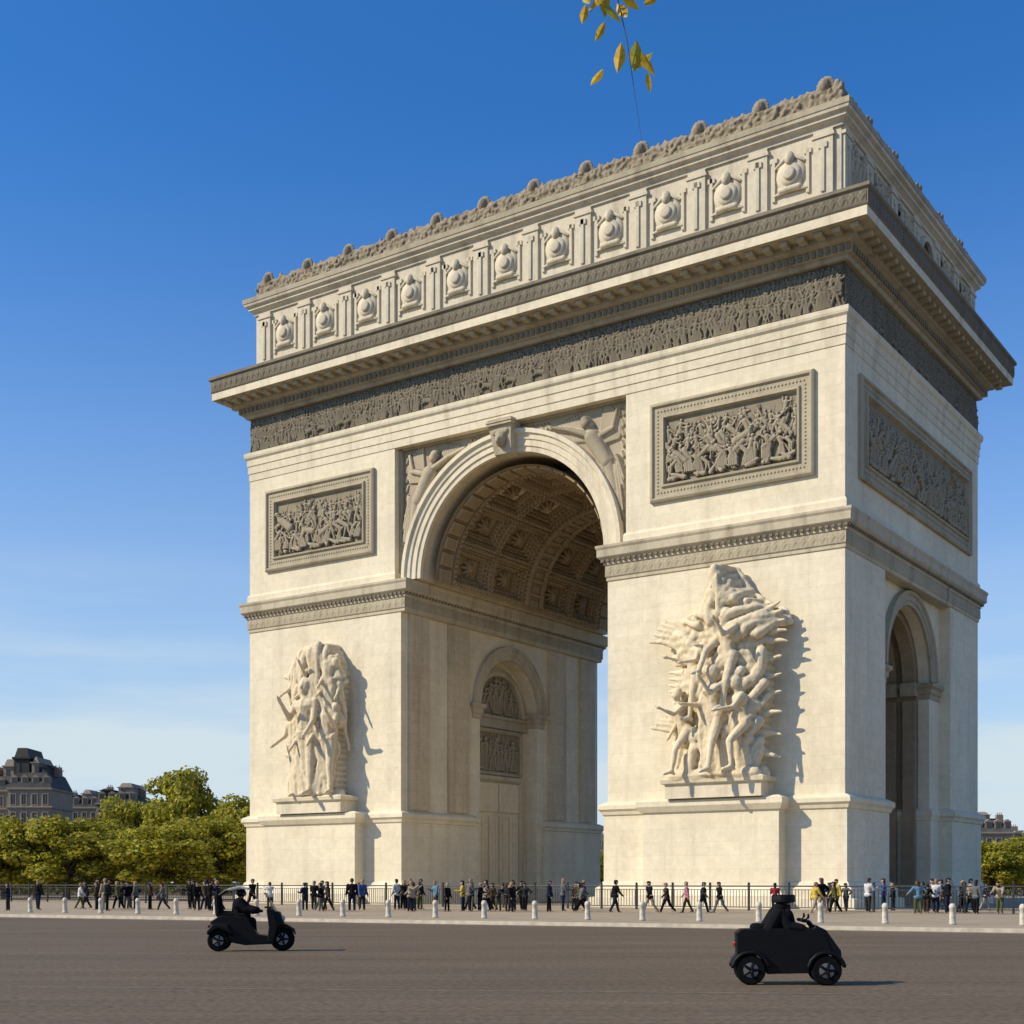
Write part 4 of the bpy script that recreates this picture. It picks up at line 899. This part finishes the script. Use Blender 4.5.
# ------------------------------------------------------------------ buildings
MW=stone('facade_stone',(.33,.27,.205),(.18,.15,.115)); MR=flat('zinc_roof',(.10,.092,.083),.6,.0,.25,.5); MG=flat('window_dark',(.07,.066,.062),.3); MC=flat('chimney_render',(.26,.20,.15),.9); MD=flat('slate_dark',(.05,.047,.044),.7,0,.3,.4)
def building(X0,X1,Y,D,zw,zr,label,bays,rows,nch=3,roofmat=None,step=()):
    W=X1-X0; root=empty('apartment_building',((X0+X1)/2,Y,0)); tag(root,label,'building'); w=W/2; rb=random.Random(int(X0*7)); roofmat=roofmat or MR
    g=G(); g.box(-w,w,0,D,0,zw)
    for r_ in range(rows+1): g.ring(-w,w,0,D,[(0,zw-r_*3.3-.5),(.3,zw-r_*3.3-.4),(.35,zw-r_*3.3-.1),(0,zw-r_*3.3+.02)])
    g.build('wall',MW,root)
    g=G(); i1=1.0; i2=min(2.2,w*.5); zm=zw+(zr-zw)*.8
    g.ring(-w,w,0,D,[(0.1,zw),(-i1,zm),(-i2,zr)]); rf=g.build('roof',roofmat,root)
    for (a0,a1,hh_,wl) in step:
        x0=-w+W*a0; x1=-w+W*a1
        pv=G().ring(x0,x1,D*.1,D*.8,[(0,zr-2.2),(0,zr+hh_*.45),(.25,zr+hh_*.5),(.25,zr+hh_*.58),(-.1,zr+hh_*.6),(-.5,zr+hh_),(-.7,zr+hh_+.05)]).build('roof_pavilion',MW if wl else roofmat,rf)
        for q in range(max(1,int((x1-x0)/1.6))):
            xq=x0+.8+q*1.6
            if xq+.4<x1: G().box(xq-.3,xq+.3,D*.1-.06,D*.1+.05,zr-1.0,zr+hh_*.3).build('pavilion_window',MG,pv)
    for i in range(nch):
        x=-w+W*(i+rb.uniform(.2,.8))/nch; a=rb.uniform(.4,1.0); g=G(); hc_=rb.uniform(.5,1.6); g.box(x-a,x+a,D*.4,D*.4+.9,zr-1,zr+hc_)
        for k in range(3): g.cap((x-a*.6+k*a*.6,D*.4+.45,zr+hc_),(x-a*.6+k*a*.6,D*.4+.45,zr+hc_+.4),.1,.08,6,1)
        g.build('chimney',MC,rf)
    for i in range(bays):
        x=-w+(i+.5)*W/bays
        for r_ in range(rows):
            z=zw-r_*3.3-3.0; o=G().box(x-.4,x+.4,-.06,.2,z,z+1.8).build('window',MG,root)
            g=G(); frame(g,(x-.57,-.02,z-.17),(1,0,0),(0,0,1),(0,-1,0),1.14,2.15,[(0,0),(0,.12),(.17,.12),(.17,.05)]); g.box(x-.03,x+.03,-.1,-.05,z,z+1.8); g.build('window_frame',MW,o)
        g=G(); g.box(x-.65,x+.65,.3,1.6,zw+.3,zw+1.9); g.prism([(x-.75,zw+1.9),(x,zw+2.4),(x+.75,zw+1.9)],.2,1.7)
        d=g.build('dormer',MW,rf); G().box(x-.4,x+.4,.24,.32,zw+.5,zw+1.7).build('dormer_pane',MG,d)
Yb=250
building(px(-70,Yb),px(20,Yb),Yb,16,pz(790,Yb),pz(774,Yb),'cream-brown apartment block with dark stepped roof at far left',7,3,4,MD,((.30,.45,2.6,0),(.60,.72,1.6,1),(.78,.97,2.9,1)))
building(px(20,Yb),px(62,Yb),Yb-6,12,pz(790,Yb),pz(772,Yb),'narrow brown apartment block with tall flat-topped dark pavilion beside the far-left block',4,4,4,MD,((.08,.44,4.0,0),(.50,.66,2.4,1),(.74,.86,.9,0)))
building(px(62,290),px(98,290),290,14,pz(807,290),pz(798,290),'low pale apartment row between the pavilion-topped block and the trees',4,2,4,MD,((.1,.35,1.0,0),(.5,.75,1.9,1)))
building(px(96,270),px(137,270),270,14,pz(803,270),pz(792,270),'pale stepped-roof apartment block behind the smaller olive tree',4,3,4,MD,((.05,.3,.8,0),(.5,.85,1.9,1)))
building(px(975,Yb),px(1013,Yb),Yb,12,pz(832,Yb),pz(818,Yb),'small pale apartment block with grey roof at the right of the arch',4,3,3,MR,((.1,.45,1.2,1),))
building(px(1012,290),px(1060,290),290,12,pz(842,290),pz(830,290),'low dark-roofed apartment block at the far right edge',5,3)
building(px(575,300),px(622,300),300,12,pz(850,300),pz(838,300),'distant cream apartment block seen through the arch opening',4,3)

# ------------------------------------------------------------------ hanging twig
YT=5.0
tw=empty('leafy_twig',(px(622,YT),YT,pz(-160,YT)))
tag(tw,'thin twig with yellow-green leaves hanging from above into the top of the frame','branch')
def L(x,y,dy=0): return (px(x,YT)-px(622,YT),dy,pz(y,YT)-pz(-160,YT))
G().chain([L(626,-160),L(612,-60,.02),L(618,0),L(627,40),L(634,85,.01),L(642,140,.01)],[.006,.004,.0022,.0015,.001,.0007],6).chain([L(612,-60,.02),L(632,-10),L(650,0,.02)],[.003,.002,.001],6).chain([L(615,-30,.01),L(600,0),L(590,12,.0)],[.003,.002,.001],6).build('stem',M['bark'],tw)
LY=[flat('leaf_yellow',(.70,.43,.02),.45,0,.2,60,.3,.4),flat('leaf_green',(.46,.38,.03),.45,0,.2,60,.3,.4)]
leaves=[(586,-2,-60,26),(584,14,-110,22),(596,4,-150,24),(604,2,-100,30),(600,31,-120,20),(597,74,-110,24),(612,14,-60,30),(619,60,-95,30),(622,10,-70,28),(636,55,-100,34),(648,64,-55,28),(649,84,-80,20),(642,60,-140,26),(652,0,20,20),(630,5,-30,24),(617,-20,-80,30)]
for i,(x,y,a,Lp) in enumerate(leaves):
    g=G(); ln=Lp/FPX*YT; w=ln*.2; ca,sa=math.cos(R(a)),math.sin(R(a))
    def pt(u,v,h): return (u*ca-v*sa, h, u*sa+v*ca)
    u=[-.5,-.3,0,.25,.5]; wv=[0,.7,1,.6,0]
    for j in range(4):
        for s in (-1,1):
            q=[pt(u[j]*ln,0,0),pt(u[j+1]*ln,0,0),pt(u[j+1]*ln,s*w*wv[j+1],.35*w*wv[j+1]),pt(u[j]*ln,s*w*wv[j],.35*w*wv[j])]
            q2=[q[0]]; [q2.append(z) for z in q[1:] if z not in q2]
            g.poly(q2)
    o=g.build('leaf',LY[0 if i%3 else 1],tw); o.location=L(x,y,random.uniform(-.02,.02)); o.rotation_euler=(random.uniform(-.4,.4),random.uniform(-.2,.2),random.uniform(-.7,.7))

# ------------------------------------------------------------------ light, sky, camera
sx,sy=-1.0,-.24; el=R(36)
hl=math.hypot(sx,sy); dv=Vector((sx/hl*math.cos(el),sy/hl*math.cos(el),math.sin(el)))
sd=bpy.data.lights.new('sun','SUN'); sd.energy=5; sd.angle=R(.5); sd.color=(1,.88,.68)
so=bpy.data.objects.new('sun',sd); C.objects.link(so); so.rotation_euler=dv.to_track_quat('Z','Y').to_euler()
w=bpy.data.worlds.new('World'); bpy.context.scene.world=w; w.use_nodes=True; n=w.node_tree.nodes; l=w.node_tree.links; bg=n['Background']
sk=n.new('ShaderNodeTexSky'); sk.sky_type='NISHITA'; sk.sun_disc=False; sk.sun_elevation=el; sk.sun_rotation=math.atan2(sx,sy); sk.air_density=1.0; sk.dust_density=.8; sk.ozone_density=3.0
tc=n.new('ShaderNodeTexCoord'); sp=n.new('ShaderNodeSeparateXYZ'); l.new(tc.outputs['Generated'],sp.inputs[0])
hs=n.new('ShaderNodeMix'); hs.data_type='RGBA'; hs.blend_type='MULTIPLY'; hs.inputs[0].default_value=1; l.new(sk.outputs[0],hs.inputs[6]); hs.inputs[7].default_value=(.50,1.42,2.35,1)
mp=n.new('ShaderNodeMapping'); mp.inputs['Scale'].default_value=(2.2,2.2,14); l.new(tc.outputs['Generated'],mp.inputs[0])
nz=n.new('ShaderNodeTexNoise'); nz.inputs['Scale'].default_value=1.6; nz.inputs['Detail'].default_value=7; nz.inputs['Roughness'].default_value=.55; l.new(mp.outputs[0],nz.inputs['Vector'])
r1=n.new('ShaderNodeMapRange'); r1.inputs[1].default_value=.40; r1.inputs[2].default_value=.68; l.new(nz.outputs['Fac'],r1.inputs[0])
r2=n.new('ShaderNodeMapRange'); r2.inputs[1].default_value=.24; r2.inputs[2].default_value=.05; l.new(sp.outputs[2],r2.inputs[0])
r3=n.new('ShaderNodeMapRange'); r3.inputs[1].default_value=.52; r3.inputs[2].default_value=.03; r3.inputs[4].default_value=1.0; l.new(sp.outputs[2],r3.inputs[0])
pw=n.new('ShaderNodeMath'); pw.operation='POWER'; pw.inputs[1].default_value=2.0; l.new(r3.outputs[0],pw.inputs[0])
sc3=n.new('ShaderNodeMath'); sc3.operation='MULTIPLY'; sc3.inputs[1].default_value=.95; l.new(pw.outputs[0],sc3.inputs[0])
mm=n.new('ShaderNodeMath'); mm.operation='MULTIPLY'; l.new(r1.outputs[0],mm.inputs[0]); l.new(r2.outputs[0],mm.inputs[1])
m2=n.new('ShaderNodeMath'); m2.operation='MULTIPLY_ADD'; m2.inputs[1].default_value=.6; l.new(mm.outputs[0],m2.inputs[0]); l.new(sc3.outputs[0],m2.inputs[2]); m2.use_clamp=True
mx=n.new('ShaderNodeMix'); mx.data_type='RGBA'; l.new(m2.outputs[0],mx.inputs[0]); l.new(hs.outputs[2],mx.inputs[6]); mx.inputs[7].default_value=(8.6,10.2,11.2,1)
l.new(mx.outputs[2],bg.inputs['Color']); bg.inputs['Strength'].default_value=.074
cd=bpy.data.cameras.new('camera'); cam=bpy.data.objects.new('camera',cd); C.objects.link(cam); cam.location=(0,0,1.7); cam.rotation_euler=(R(90),0,0)
cd.sensor_width=36; cd.lens=FPX/1024*36; cd.shift_y=(HOR-512)/1024; cd.clip_end=8000; cd.clip_start=.1
bpy.context.scene.camera=cam
sc=bpy.context.scene; sc.view_settings.view_transform='Standard'; sc.view_settings.look='None'; sc.view_settings.exposure=0
